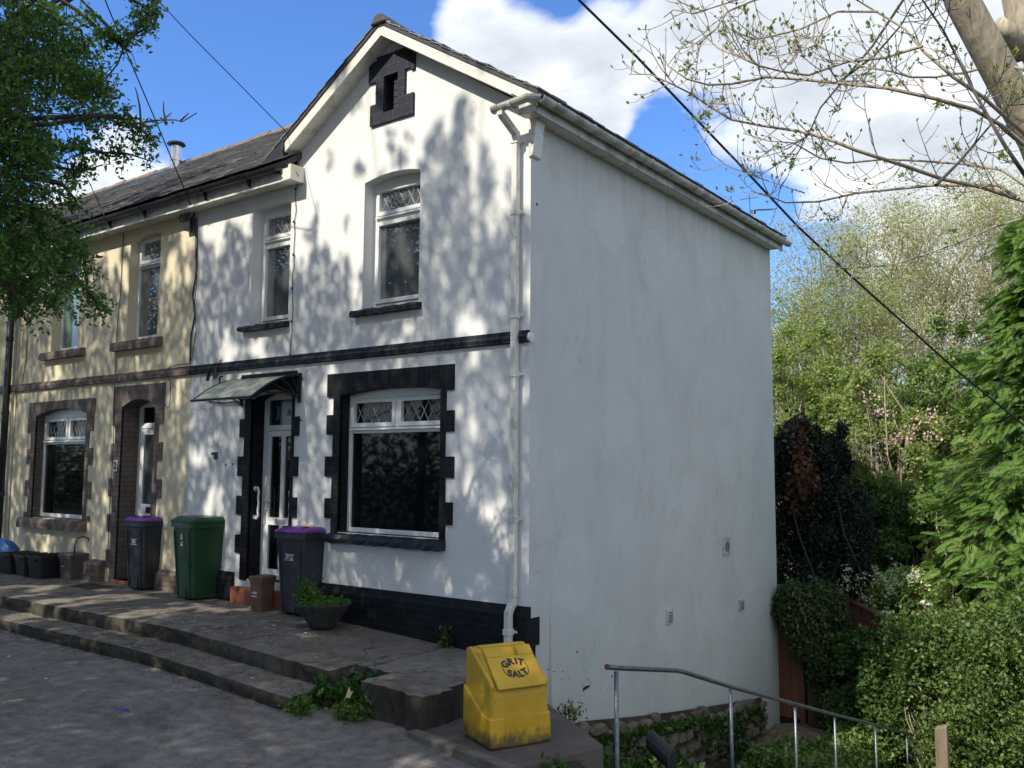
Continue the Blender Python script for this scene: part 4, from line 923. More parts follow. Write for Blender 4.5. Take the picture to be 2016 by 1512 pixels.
for k in range(3): mb.tube([(q[0]-.16+.05*k+(.07)*math.cos(t),-.06,q[2]+.08+.06*math.sin(t)+.03*k) for t in np.linspace(0,6.1,12)],.008,5)
mb.tube([(q[0]+.08,-.03,q[2]+.20),(q[0]+.07,-.04,q[2]),(q[0]+.08,-.03,q[2]-.2)],.012,5); mb.tube([(q[0]+.10,-.1,q[2]+.32),(q[0]+.08,-.05,q[2]+.15)],.02,6)
mb.build('cable_loop',M['cable'],jb)
# flue
fb=onp(345,338,'y',3.15); fb[2]=8.0; mb=MB(); mb.tube([(fb[0],3.15,7.75),(fb[0],3.15,8.46)],.105,18); mb.tube([(fb[0],3.15,8.14),(fb[0],3.15,8.20)],.118,18); fl=mb.build('chimney_flue',M['steel'],CH)
mb=MB(); mb.tube([(fb[0],3.15,8.50),(fb[0],3.15,8.535)],[.19,.17],20)
for k in range(5): a=k*1.257; mb.box(fb[0]+.10*math.cos(a)-.008,fb[0]+.10*math.cos(a)+.008,3.15+.10*math.sin(a)-.008,3.15+.10*math.sin(a)+.008,8.44,8.51)
mb.build('flue_cap',M['blackplastic'],fl)
# yellow bare string of roof lights: a blue-grey repaired band of slates below the ridge
sl=.705
mb=MB(); 
slates(mb,(-12.3,-.30+2.25,5.597+sl*2.25),(1,0,0),(0,1/math.hypot(1,sl),sl/math.hypot(1,sl)),(0,-sl/math.hypot(1,sl),1/math.hypot(1,sl)),2.2,1.1,seed=9,ex=.17,wd=.25); 
mb.build('repaired_slates',plain('new_slate',(.17,.19,.22),.4,0,.12),CH)
# aerial on the rear corner of the white house
mb=MB(); a=onp(1478,414,'x',-.45); b=onp(1561,411,'x',-.45); b=a+(b-a)*.5
mb.tube([(a[0],a[1]+.1,5.6),(a[0],a[1]+.1,a[2]+.02)],.014,6); mb.tube([a,a+(b-a)],.010,6)
ae=mb.build('aerial',M['steel'],WH); mb=MB()
for t in np.linspace(.15,1,11):
    c=a+(b-a)*t; mb.box(c[0]-.09,c[0]+.09,c[1]-.003,c[1]+.003,c[2]-.004,c[2]+.006)
mb.box(a[0]-.03,a[0]+.03,a[1]+.10,a[1]+.16,a[2]-.03,a[2]+.03)
mb.tube([(a[0],a[1]-.05,a[2]+.25),(a[0],a[1]-.02,a[2]-.1)],.006,5); mb.tube([(a[0]-.15,a[1]-.05,a[2]+.2),(a[0]+.15,a[1]-.03,a[2]+.2)],.006,5)
mb.build('aerial_elements',M['cable'],ae)
#@@PART3
# ------------------------------------------------------------------ bins
def rrect(w,d,z,r=.04,n=4,cx=0,cy=0):
    p=[]
    for sx,sy,a0 in ((1,1,0),(-1,1,90),(-1,-1,180),(1,-1,270)):
        for k in range(n+1):
            a=R(a0+90*k/n); p.append((cx+sx*(w/2-r)+r*math.cos(a),cy+sy*(d/2-r)+r*math.sin(a),z))
    return p
def loft(mb,rings,cap0=True,cap1=True):
    n=len(rings[0]); V=[p for r_ in rings for p in r_]; F=[]
    for i in range(len(rings)-1):
        for k in range(n): F.append((i*n+k,i*n+(k+1)%n,(i+1)*n+(k+1)%n,(i+1)*n+k))
    if cap0: F.append(tuple(range(n-1,-1,-1)))
    if cap1: F.append(tuple((len(rings)-1)*n+k for k in range(n)))
    return mb.add(V,F)
def wheelie(label,loc,rz,W,D,Hb,mat,lidmat,logo=None,grp='wheeled bins standing on the terrace',ht=.0):
    """front faces -y; wheels and hinge at +y"""
    t=thing('wheeled_bin',label,'wheeled bin',loc,rz,grp,local=True)
    wb,db=W*.77,D*.70
    mb=MB(); cy=lambda f:(D-(db+(D-db)*f))/2*0
    rings=[rrect(wb-.02,db-.02,.02,.045),rrect(wb,db,.035,.05)]
    for f in (.25,.5,.75,1.): rings.append(rrect(wb+(W*.94-wb)*f,db+(D*.93-db)*f,.035+(Hb-.06)*f,.05,cy=.02*f))
    rings+= [rrect(W*.94,D*.93,Hb-.075,.05,cy=.02),rrect(W,D+.0,Hb-.07,.05,cy=.02),rrect(W,D,Hb-.045,.05,cy=.02),rrect(W*.985,D*.985,Hb-.04,.05,cy=.02),rrect(W*.985,D*.985,Hb-.015,.05,cy=.02),rrect(W*1.0,D*1.0,Hb-.012,.05,cy=.02),rrect(W*1.0,D*1.0,Hb+.0,.05,cy=.02)]
    loft(mb,rings); body=mb.build('body',mat,t)
    # moulded front rib panel and side recess
    mb=MB()
    for s in (-1,1):
        mb.hexa([(s*(wb/2-.055)-.012,-db/2-.012,.04),(s*(wb/2-.055)+.012,-db/2-.012,.04),(s*(wb/2-.055)+.012,-db/2+.01,.04),(s*(wb/2-.055)-.012,-db/2+.01,.04)],
            [(s*(W*.94/2-.07)-.012,-D*.93/2+.012,Hb-.12),(s*(W*.94/2-.07)+.012,-D*.93/2+.012,Hb-.12),(s*(W*.94/2-.07)+.012,-D*.93/2+.05,Hb-.12),(s*(W*.94/2-.07)-.012,-D*.93/2+.05,Hb-.12)])
    arc=[(-.085,.03),(.085,.03),(.085,.30)]+[(.085*math.cos(R(a)),.30+.07*math.sin(R(a))) for a in range(15,180,15)]+[(-.085,.30)]
    mb.prism(arc,-db/2-.016,-db/2+.03,'xz')
    mb.build('body_rib',mat,body,bevel=.006)
    mb=MB()
    rings=[rrect(W*.995,D*.99,Hb+.002,.05,cy=.015),rrect(W*1.0,D*1.0,Hb+.012,.05,cy=.015),rrect(W*.97,D*.96,Hb+.030,.06,cy=.02),rrect(W*.86,D*.88,Hb+.052+ht,.08,cy=.03),rrect(W*.70,D*.76,Hb+.060+ht,.08,cy=.04)]
    loft(mb,rings); mb.box(-W*.36,W*.36,D/2+.03,D/2+.12,Hb-.005,Hb+.03); 
    lid=mb.build('lid',lidmat,t,smooth=False)
    mb=MB(); 
    for s in (-1,1): mb.hexa([(s*W*.30-.02,-D*.40,Hb+.03),(s*W*.30+.02,-D*.40,Hb+.03),(s*W*.30+.02,-D*.2,Hb+.045),(s*W*.30-.02,-D*.2,Hb+.045)],[(s*W*.30-.012,-D*.38,Hb+.068),(s*W*.30+.012,-D*.38,Hb+.068),(s*W*.30+.012,-D*.22,Hb+.074),(s*W*.30-.012,-D*.22,Hb+.074)])
    mb.tube([(-W*.32,D/2+.12,Hb+.012),(W*.32,D/2+.12,Hb+.012)],.017,8)
    mb.build('handle',lidmat if lidmat is M['bin_green'] else mat,t,bevel=.004)
    mb=MB(); mb.hexa([(-W*.38,D/2-.02,Hb-.16),(W*.38,D/2-.02,Hb-.16),(W*.38,D/2+.0,Hb-.16),(-W*.38,D/2+.0,Hb-.16)],[(-W*.38,D/2-.02,Hb-.01),(W*.38,D/2-.02,Hb-.01),(W*.38,D/2+.10,Hb-.01),(-W*.38,D/2+.10,Hb-.01)]); mb.build('rear_grip',mat,t,bevel=.006)
    for s in (-1,1):
        mb=MB(); mb.tube([(s*(wb/2-.02),db/2+.045,.10),(s*(wb/2+.035),db/2+.045,.10)],.10,20); wh=mb.build('wheel',M['tyre'],t,bevel=.006)
        mb=MB(); mb.tube([(s*(wb/2+.036),db/2+.045,.10),(s*(wb/2+.040),db/2+.045,.10)],.045,14); mb.build('hub',mat,wh)
    mb=MB(); mb.tube([(-wb/2,db/2+.045,.10),(wb/2,db/2+.045,.10)],.014,8); mb.box(-wb/2+.02,wb/2-.02,db/2-.02,db/2+.05,.05,.17); mb.build('axle_housing',mat,t)
    if logo:
        z=Hb*.70; tilt=math.atan((D*.93-db)/2/(Hb-.06)); yf=-(db/2+(D*.93/2-db/2)*((z-.035)/(Hb-.06)))+.0+.02*z/Hb-.006
        mes=[]
        for txt,sz,dz,dx in logo: mes.append(letters(txt,sz,None,None,Matrix.Translation((dx,yf-.002-dz*math.tan(tilt),z+dz))@Matrix.Rotation(R(90)+tilt,4,'X'),shear=.3 if len(txt)<5 else 0,bold=.001))
        o=mesh_join('lettering',mes,M['whiteink'],t)
        if len(logo)>1:
            mb=MB(); tri=[(-.03+.0,z+.075),(.03,z+.075),(.018,z+.125),(.0,z+.155),(-.02,z+.12)]
            mb.prism(tri,yf-.016,yf-.0,'xz'); inner=mb.build('emblem',M['whiteink'],t)
            mb=MB(); mb.prism([(-.012,z+.085),(.014,z+.085),(.004,z+.12)],yf-.018,yf-.0161,'xz'); mb.build('emblem_cutout',mat,inner)
        else:
            mb=MB(); mb.box(-.085,.075,yf-.004,yf+.002,z-.037,z-.032); mb.box(-.07,.09,yf-.012,yf-.006,z+.033,z+.038); mb.build('logo_bars',M['whiteink'],t)
    return t
b1=wheelie('charcoal wheelie bin with a purple lid against the cream house doorway',(-6.62,.0,0),R(0),.52,.66,.955,M['bin_dark'],M['purple'],[('BYZ',.05,0,-.0)])
b2=wheelie('big dark green wheelie bin with a green lid and a pale emblem on its front',(-5.25,-.05,0),R(-10),.62,.80,1.0,M['bin_green'],M['bin_green'],[('BLAENAU'[:4],.026,.03,0),('GREEN',.024,.0,0)],ht=.01)
b3=wheelie('charcoal wheelie bin with a purple lid beside the mossy planter bowl',(-3.24,.03-.06,0),R(0),.54,.68,.955,M['bin_dark'],M['purple'],[('BYZ',.075,0,-.0)])
mb=MB(); loft(mb,[rrect(.16,.11,1.010,.03,cx=-.02,cy=.02),rrect(.15,.10,1.028,.03,cx=-.02,cy=.02)]); o=mb.build('sticker',plain('orange_sticker',(.60,.36,.08),.5),b3)
mb=MB(); loft(mb,[rrect(.20,.20,1.011,.03,cx=.06,cy=.20),rrect(.19,.19,1.022,.03,cx=.06,cy=.20)]); mb.build('sticker',plain('pale_sticker',(.30,.22,.34),.5),b3)
def tub(name,label,cat,loc,rz,W,D,H,mat,lid=None,grp=None,handle=False,tag_=None,taper=.82,rim=.025):
    t=thing(name,label,cat,loc,rz,grp,local=True)
    mb=MB(); rings=[rrect(W*taper,D*taper,0,.025),rrect(W*taper,D*taper,.01,.03)]
    rings+=[rrect(W*.95,D*.95,H-.05,.03),rrect(W*1.0,D*1.0,H-.045,.03),rrect(W*1.0,D*1.0,H-.02,.03),rrect(W*1.03,D*1.03,H-.018,.03),rrect(W*1.03,D*1.03,H,.03)]
    if not lid: rings+=[rrect(W*.95,D*.95,H,.03),rrect(W*.92,D*.92,H-.04,.03),rrect(W*taper*.96,D*taper*.96,.02,.03)]
    loft(mb,rings); mb.build('body',mat,t)
    if lid:
        mb=MB(); loft(mb,[rrect(W*1.05,D*1.05,H+.001,.03),rrect(W*1.06,D*1.06,H+.02,.03),rrect(W*.98,D*.98,H+.035,.04)]); mb.build('lid',lid,t)
        mb=MB(); mb.box(-W*.15,W*.15,D*.52,D*.52+.05,H-.01,H+.02); mb.build('catch',mat,t,bevel=.004)
    else:
        mb=MB()
        for s in (-1,1): mb.box(-W*.22,W*.22,s*D*.515-.012,s*D*.515+.012,H-.075,H-.052)
        mb.split('grip',mat,t)
    if handle:
        mb=MB(); pts=[(W*.5,-.14+.0,H-.03),(W*.46,-.13,H+.16),(W*.42,-.09,H+.26),(W*.40,.0,H+.29),(W*.42,.08,H+.26),(W*.46,.12,H+.16),(W*.5,.13,H-.03)]
        mb.tube(pts,.010,7); mb.build('handle',M['blackplastic'],t,smooth=True)
    if tag_:
        me=[letters(x,s,None,None,Matrix.Translation((dx,-D*.5*(taper+.98)/2*1.0-.012,zz))@Matrix.Rotation(R(90),4,'X')) for x,s,dx,zz in tag_]; mesh_join('lettering',me,M['whiteink'],t)
    return t
g='black recycling boxes in a row'
tub('recycling_box','black open recycling box, leftmost of the row of three under the sill','box',(-9.92,-.30,0),R(4),.36,.50,.33,M['box_black'],grp=g)
tub('recycling_box','black open recycling box, middle one of the row of three under the sill','box',(-9.42,-.26,0),R(-3),.40,.54,.33,M['box_black'],grp=g)
tub('recycling_box','black open recycling box touching the grey-brown lidded box','box',(-8.97,-.26,0),R(3),.42,.56,.35,M['box_black'],grp=g)
tub('food_caddy','grey-brown lidded box with an upright black carrying handle','caddy',(-8.48,-.10,0),R(2),.34,.42,.36,M['box_brown'],lid=M['box_brown'],handle=True,tag_=[('FOOD',.03,-.03,.2)])
tub('food_caddy','small brown food caddy between the door step and the purple-lidded bin','caddy',(-3.76,-.28,0),R(2),.22,.25,.38,M['caddy'],lid=M['caddy'],tag_=[('FOOD',.035,0,.22),('WASTE',.03,0,.18)])
# blue bag slumped at the left edge
rg=rnd(14); bm=bmesh.new(); bmesh.ops.create_icosphere(bm,subdivisions=4,radius=.5)
for v_ in bm.verts:
    c=v_.co; a=math.atan2(c.y,c.x)
    f=1+.10*math.sin(a*5+c.z*6)+.06*math.sin(a*11+c.z*3)+rg.normal()*.006
    c.x*=f*.95; c.y*=f*.6; c.z=(c.z*.55 if c.z<0 else c.z*.62)*f; c.z=max(c.z,-.20)
me=bpy.data.meshes.new('waste_bag'); bm.to_mesh(me); bm.free(); me.materials.append(M['bag']); o=bpy.data.objects.new('waste_bag',me); COL.objects.link(o); o.location=(-10.75,-.30,.20)
tag(o,'blue woven recycling bag slumped at the left edge of the terrace','bag')
mb=MB(); mb.tube([(-.2,0,.22),(-.1,-.1,.30),(.05,-.12,.30),(.15,-.05,.20)],.012,5); mb.build('strap',M['bag'],o,ori=Vector((0,0,0)))
# ------------------------------------------------------------------ planter bowl
pb=thing('planter_bowl','shallow mossy stone bowl of green plants in front of the white house','planter',(-2.47,-.46,-.035),0,None,local=True); pb.scale=(.93,.93,.84)
rg=rnd(6); mb=MB(); n=36; prof=[(.10,0),(.15,.0),(.17,.05),(.22,.12),(.29,.22),(.33,.29),(.345,.315),(.325,.325),(.30,.30),(.26,.27),(.0001,.265)]
V=[];F=[]
for i in range(n):
    a=2*math.pi*i/n
    for r_,z in prof: q=1+.02*math.sin(7*a)+rg.normal()*.008; V.append((r_*q*math.cos(a),r_*q*math.sin(a),z+rg.normal()*.002))
m_=len(prof)
for i in range(n):
    for k in range(m_-1): a=i*m_+k; b_=((i+1)%n)*m_+k; F.append((a,b_,b_+1,a+1))
mb.add(V,F).build('bowl',M['bowl'],pb,smooth=True)
P=[];rg=rnd(61)
for k in range(2600):
    a=rg.uniform(0,6.28); r_=.275*math.sqrt(rg.random()); h=abs(rg.normal())*.025+.02; P.append((-2.42+r_*math.cos(a),-.43+r_*math.sin(a),.215+h*(1.2-r_*2)))
for k in range(900):
    a=rg.normal()*.06; b_=rg.normal()*.06; P.append((-2.57+a,-.50+b_,.26+abs(rg.normal())*.09))
for k in range(260):
    t=rg.random(); P.append((-2.62-.02*t+rg.normal()*.025,-.52+rg.normal()*.02,.26+.22*t))
V,F=leaves(np.array(P),.035,rg,(0,0,.8),.6); V=V+np.array([-.05,-.03,-.02]); o=npmesh('bowl_plants',V,F,LF['moss']); tag(o,'small-leaved green plants growing in the mossy bowl','plant')
# ------------------------------------------------------------------ yellow grit bin
gb=thing('grit_bin','yellow plastic grit salt bin with a sloping lid at the corner of the house','grit bin',(.735,-1.345,-.447),R(65.5),None,local=True); gb.scale=(.87,.87,.87)
# local frame: front faces -y, width along x
W,D,Hh=.64,.58,.82
def gring(z,w,d0,d1): # rectangle w wide from y=d0 (front) to d1 (back), rounded
    return rrect(w,d1-d0,z,.055,5,0,(d0+d1)/2)
mb=MB()
fy=lambda z:-D/2+.012+ (0 if z<.5 else (z-.5)*.98)
rings=[gring(0,W-.04,-D/2+.01,D/2-.01),gring(.02,W-.02,-D/2,D/2),gring(.25,W-.025,-D/2+.002,D/2)]
rings+=[gring(.275,W-.028,-D/2+.004,D/2-.003),gring(.45,W-.045,-D/2+.014,D/2-.010),gring(.52,W-.055,-D/2+.028,D/2-.015)]
for z in (.60,.68,.75,.79): rings.append(gring(z,W-.06-.12*(z-.52),-D/2+.045+(z-.52)*.95,D/2-.025))
rings.append(gring(.812,W-.15,-D/2+.36,D/2-.05))
loft(mb,rings); mb.build('body',M['yellow'],gb,smooth=False,bevel=.006)
# flared feet panels: raised skirt left and right of the arch, sloping up along the sides
mb=MB()
for s in (-1,1):
    a,b_=(s*W/2-s*.012,s*(W/2-.15)); xa,xb=min(a,b_),max(a,b_)
    mb.hexa([(xa-.004,-D/2-.008,.012),(xb+.004,-D/2-.008,.012),(xb+.004,-D/2+.05,.012),(xa-.004,-D/2+.05,.012)],[(xa+.006,-D/2-.005,.27),(xb-.004,-D/2-.005,.27),(xb-.004,-D/2+.05,.27),(xa+.006,-D/2+.05,.27)])
    x0_,x1_=(W/2-.05,W/2-.003) if s>0 else (-W/2+.003,-W/2+.05)
    mb.add([(x0_,-D/2-.006,.01),(x1_,-D/2-.006,.01),(x1_,D/2-.02,.01),(x0_,D/2-.02,.01),(x0_,-D/2+.004,.272),(x1_-s*.006,-D/2+.004,.272),(x1_-s*.006,-D/2+.16,.275),(x0_,-D/2+.16,.275),(x0_,D/2-.02,.47),(x1_-s*.01,D/2-.02,.47)],
        [(0,3,2,1),(0,1,5,4),(4,5,6,7),(7,6,9,8),(1,2,9,6,5),(0,4,7,8,3),(3,8,9,2)])
mb.build('skirt',M['yellow'],gb,bevel=.014,seg=3)
mb=MB(); arc=[(-.16,.015),(.16,.015)]+[(.16*math.cos(R(a)),.16+.13*math.sin(R(a))) for a in range(0,181,12)]
mb.prism(arc,-D/2-.004,-D/2+.05,'xz'); mb.build('arch_panel',M['yellow'],gb,bevel=.01)
mb=MB()
for s in (-1,1):  # moulded shoulders beside the lid
    x0_,x1_=(.255,.30) if s>0 else (-.30,-.255)
    mb.prism([(-D/2+.03,.45),(-D/2+.026,.545),(-D/2+.06,.585),(D/2-.16,.80),(D/2-.10,.825),(D/2-.03,.80),(D/2-.03,.45)],x0_,x1_,'yz'); mb.build('shoulder',M['yellow'],gb,bevel=.02,seg=3); mb=MB()
# lid
ang=math.atan2(.265,.285); ly0,lz0=-D/2+.025,.535
def lidP(u,v,n_): # u across, v up the slope, n_ out
    return (u,ly0+v*math.cos(ang)-n_*math.sin(ang),lz0+v*math.sin(ang)+n_*math.cos(ang))
Lv=.405
mb=MB()
def lidbox(u0,u1,v0,v1,n0,n1,r=0): mb.hexa([lidP(u0,v0,n0),lidP(u1,v0,n0),lidP(u1,v1,n0),lidP(u0,v1,n0)],[lidP(u0,v0,n1),lidP(u1,v0,n1),lidP(u1,v1,n1),lidP(u0,v1,n1)])
lidbox(-.25,.25,-.045,Lv-.11,.0,.034); lidbox(-.25,-.085,Lv-.1098,Lv,.0,.034); lidbox(.085,.25,Lv-.1098,Lv,.0,.034); lidbox(-.0848,.0848,Lv-.1098,Lv,-.03,-.012)
mb.box(-.235,.235,.07,.15,.80,.836)
lid=mb.build('lid',M['yellow'],gb,bevel=.010,seg=3)
mb=MB(); lidbox(-.07,.07,Lv-.10,Lv-.02,-.0118,-.009); mb.build('grip_recess',M['yellow'],lid)
MX=Matrix(((1,0,0,0),(0,math.cos(ang),-math.sin(ang),0),(0,math.sin(ang),math.cos(ang),0),(0,0,0,1)))
def lidm(u,v,rot): 
    p=lidP(u,v,.0345); return Matrix.Translation(p)@MX@Matrix.Rotation(rot,4,'Z')
mes=[]; cv=.155
for i,ch in enumerate('GRIT'):
    a=R((-53,-13,17,44)[i]); r_=.100; mes.append(letters(ch,.096,None,None,lidm(r_*1.12*math.sin(a),cv+.012+r_*.60*math.cos(a),-a*.45),bold=.0045))
for i,ch in enumerate('SALT'):
    a=R((-46,-14,16,46)[i]); r_=.100; mes.append(letters(ch,.096,None,None,lidm(r_*1.12*math.sin(a),cv-.012-r_*.56*math.cos(a),a*.42),bold=.0045))
mesh_join('lettering',mes,M['ink'],lid)
mb=MB()
for a0,a1 in ((150,222),(-42,30)):
    pts=[R(t) for t in np.linspace(a0,a1,14)]
    for p,q in zip(pts[:-1],pts[1:]):
        lo=[];ri=.108;ro=.114
        c=[(ri*1.15,p),(ro*1.15,p),(ro*1.15,q),(ri*1.15,q)]
        mb.hexa([lidP(r_*math.cos(t),cv+r_*.92*math.sin(t),.0342) for r_,t in c],[lidP(r_*math.cos(t),cv+r_*.92*math.sin(t),.0356) for r_,t in c])
mb.build('ring_line',M['ink'],lid)
# ------------------------------------------------------------------ handrail
hr=thing('handrail','galvanised tube handrail running down the bank on six posts','handrail',(2.2,-2.1,-.7))
X_=2.2
rp=[onp(a,b,'x',X_) for a,b in ((1195,1313),(1213,1315),(1330,1320),(1345,1322.5),(1362,1328),(1438,1352),(1565,1386),(1643,1407),(1723,1427),(1797,1448))]
mb=MB(); mb.tube(rp,[.0165]*len(rp),12); mb.build('rail',M['galv'],hr,smooth=True)
mb=MB(); d_=(rp[1]-rp[0]); d_=d_/np.linalg.norm(d_); mb.tube([rp[0]-d_*.004,rp[0]+d_*.012],.019,12); mb.build('rail_cap',M['rust'],hr)
for a,b in ((1213,1318),(1438,1354),(1565,1388),(1643,1409),(1723,1429),(1785,1447)):
    p=onp(a,b,'x',X_); mb=MB(); mb.tube([(p[0],p[1],p[2]-.015),(p[0]+.005,p[1]+.01,ground_z(2.2,p[1])-.25)],.0155 if a<1500 else .013,10); mb.build('post',M['galv'],hr,smooth=True)
# ------------------------------------------------------------------ rubble plinth wall
rw=thing('rubble_wall','mossy rubble stone wall footing under the white side wall','stone wall',(.1,2.9,-2.3))
rg=rnd(90); mb=MB(); ft=lambda y:np.interp(y,[.25,.9,1.5,2.14,3,4,5.1,5.9],[-.84,-.90,-1.0,-1.11,-1.24,-1.38,-1.53,-1.62])
mb.add([(.07,.2,-2.7),(.07,5.9,-2.7),(.07,5.9,-1.65)]+[(.07,y,ft(y)-.01) for y in (5.1,4,3,2.1,.9,.25)],[tuple(range(9))])
mb.add([(.07,5.9,-2.7),(-.2,5.9,-2.7),(-.2,5.9,-1.65),(.07,5.9,-1.65)],[(0,1,2,3)])
mb.build('mortar',M['concrete_face'],rw)
bm=bmesh.new()
z=-2.65
rows=[]
while z<-.8:
    h=rg.uniform(.12,.24); y=.2
    while y<5.88:
        L_=rg.uniform(.14,.36); zz=z+rg.normal()*.03; hh=h*rg.uniform(.7,1.15)
        if zz+hh<ft(y+L_/2)+.035 and zz>-2.7:
            r_=bmesh.ops.create_icosphere(bm,subdivisions=2,radius=1.)
            cy_,cz_=y+L_/2,zz+hh/2; dp_=rg.uniform(.07,.13); ry=rg.normal()*.15; sd=rg.normal(size=3)*3
            for v_ in r_['verts']:
                c=v_.co; m_=max(abs(c.x),abs(c.y),abs(c.z)); f=.94/ m_+.06
                c*=f*.90*(1+.05*math.sin(c.y*5+sd[0])*math.sin(c.z*6+sd[1])+rg.normal()*.02)
                yy,z2=c.y*L_*.49,c.z*hh*.48; c.x,c.y,c.z=.085+c.x*dp_*.6,cy_+yy*math.cos(ry)-z2*math.sin(ry),cz_+yy*math.sin(ry)+z2*math.cos(ry)
        y+=L_+.015
    z+=h+.01
me=bpy.data.meshes.new('stonework'); 
for v_ in bm.verts: v_.co-=ORI[rw.name]
bm.to_mesh(me); bm.free(); me.materials.append(M['stone']); o=bpy.data.objects.new('stonework',me); COL.objects.link(o); o.parent=rw
# ------------------------------------------------------------------ back gate, pillar, fences, posts
gt_=thing('garden_gate','tall red-brown timber gate behind the rear corner of the white house','gate',(.12,6.95,-2.1))
mb=MB()
for k in range(3): mb.box(-.12+k*.135,.01+k*.135,6.93+.004*k,6.965+.004*k,-2.15,-.43-.03*k)
mb.split('board',M['gatewood'],gt_,bevel=.006)
mb=MB(); mb.box(.285,.36,6.91,6.99,-2.2,-.5); mb.build('gate_post',M['fencewood'],gt_,bevel=.006)
pl_=thing('brick_pillar','dark brick gate pillar half covered by hanging ivy','pillar',(.62,7.1,-2.15))
mb=MB(); mb.box(.40,.76,6.95,7.35,-2.3,-1.05); mb.build('brickwork',M['pillar'],pl_); mb=MB(); mb.box(.37,.79,6.92,7.38,-1.049,-.98); mb.build('coping',M['concrete'],pl_,bevel=.01)
dw=thing('yard_wall','dark boarded yard wall behind the brown brick pillar','wall',(.3,7.9,-2.2)); mb=MB(); mb.box(-2,.9,7.85,7.95,-2.4,-.9); mb.build('boards',M['fencewood'],dw)
def fence(name,label,p0,p1,H0,H1,top_drop,posts=True,n=16,seed=1,cap=(True,True),zb=-2.6):
    t=thing(name,label,'fence',(p0[0],p0[1],zb)); rg=rnd(seed); mb=MB(); p0=np.array(p0);p1=np.array(p1); d=p1-p0; L_=np.linalg.norm(d); d=d/L_; nrm=np.array([-d[1],d[0]])
    for k in range(n):
        a=p0+d*L_*k/n; b=p0+d*(L_*(k+1)/n-.006); t_=(k+.5)/n; top=H0+(H1-H0)*t_+top_drop*(4*t_*(1-t_)); off=nrm*(.012 if k%2 else 0)
        c=[a+off,b+off,b+off+nrm*.018,a+off+nrm*.018]; z0=zb; z1=top+rg.normal()*.006
        mb.hexa([(x,y,z0) for x,y in c],[(x,y,z1) for x,y in c])
    mb.build('panel',M['fencewood'],t)
    mb=MB(); a,b=p0,p1
    V=[];m_=12
    for k in range(m_):
        t0,t1=k/m_,(k+1)/m_; f=lambda q:H0+(H1-H0)*q+top_drop*4*q*(1-q); A=p0+d*L_*t0-nrm*.02;B=p0+d*L_*t1-nrm*.02
        mb.hexa([(A[0],A[1],f(t0)),(B[0],B[1],f(t1)),(B[0]+nrm[0]*.07,B[1]+nrm[1]*.07,f(t1)),(A[0]+nrm[0]*.07,A[1]+nrm[1]*.07,f(t0))],[(A[0],A[1],f(t0)+.035),(B[0],B[1],f(t1)+.035),(B[0]+nrm[0]*.07,B[1]+nrm[1]*.07,f(t1)+.035),(A[0]+nrm[0]*.07,A[1]+nrm[1]*.07,f(t0)+.035)])
    mb.build('top_rail',M['gatewood'],t)
    return t
A=onp(1640,1178,'y',8.6); B=onp(1745,1222,'y',7.6); Cc=onp(1826,1205,'y',7.6); Dd=onp(1900,1188,'y',8.2)
fence('board_fence','dark red-brown board fence with a top that dips beside the ivy',(A[0]-.5,A[1]+.3),(B[0],B[1]),A[2]+.12,B[2],.05,seed=4)
fence('board_fence','red-brown board fence standing behind the sunlit bramble hedge',(Cc[0],Cc[1]),(Dd[0]+.3,Dd[1]),Cc[2],Dd[2]+.06,-.02,seed=5)
for px,py,y_,lb in ((1745,1208,7.55,'left of the two capped fence posts beside the bramble hedge'),(1825,1187,7.55,'right-hand capped fence post, the taller one above the hedge')):
    q=onp(px,py,'y',y_); t=thing('fence_post',lb,'fence post',(q[0],q[1],-2.6),0,'capped fence posts'); mb=MB(); mb.box(q[0]-.055,q[0]+.055,q[1]-.055,q[1]+.055,-2.7,q[2]-.02); mb.build('shaft',M['gatewood'],t,bevel=.01)
    mb=MB(); mb.tube([(q[0],q[1],q[2]-.02),(q[0],q[1],q[2]+.015),(q[0],q[1],q[2]+.04)],[.10,.10,.05],14); mb.build('cap',M['upvc_old'],t)
# weathered post in the brambles
q0=onp(1857,1490,'y',3.8); q1=onp(1857,1428,'y',3.8)
mb=MB(); z1=q1[2]; mb.hexa([(q0[0]-.07,3.76,z1-.9),(q0[0]+.06,3.76,z1-.9),(q0[0]+.06,3.88,z1-.9),(q0[0]-.07,3.88,z1-.9)],[(q0[0]-.075,3.76,z1-.04),(q0[0]+.055,3.76,z1),(q0[0]+.05,3.88,z1+.01),(q0[0]-.07,3.88,z1-.03)])
o=mb.build('wooden_post',M['postwood'],bevel=.015); tag(o,'short weathered wooden post at the foot of the bramble hedge','post')
# dark trough lying among the bank plants
q=onp(1320,1492,'y',-.35); mb=MB(); 
loft(mb,[[(q[0]-.30+.04*0,-.10+.0,q[2]-.02+.06*math.cos(a)) if False else (q[0]-.34,-.05+.10*math.cos(a),q[2]+.01+.09*math.sin(a)) for a in np.linspace(0,6.283,13)[:-1]],[(q[0]+.02,-.35+.10*math.cos(a),q[2]-.02+.085*math.sin(a)) for a in np.linspace(0,6.283,13)[:-1]]])
o=mb.build('drain_pipe',M['box_black'],bevel=.01); tag(o,'short dark grey pipe end lying among the bank plants','pipe')
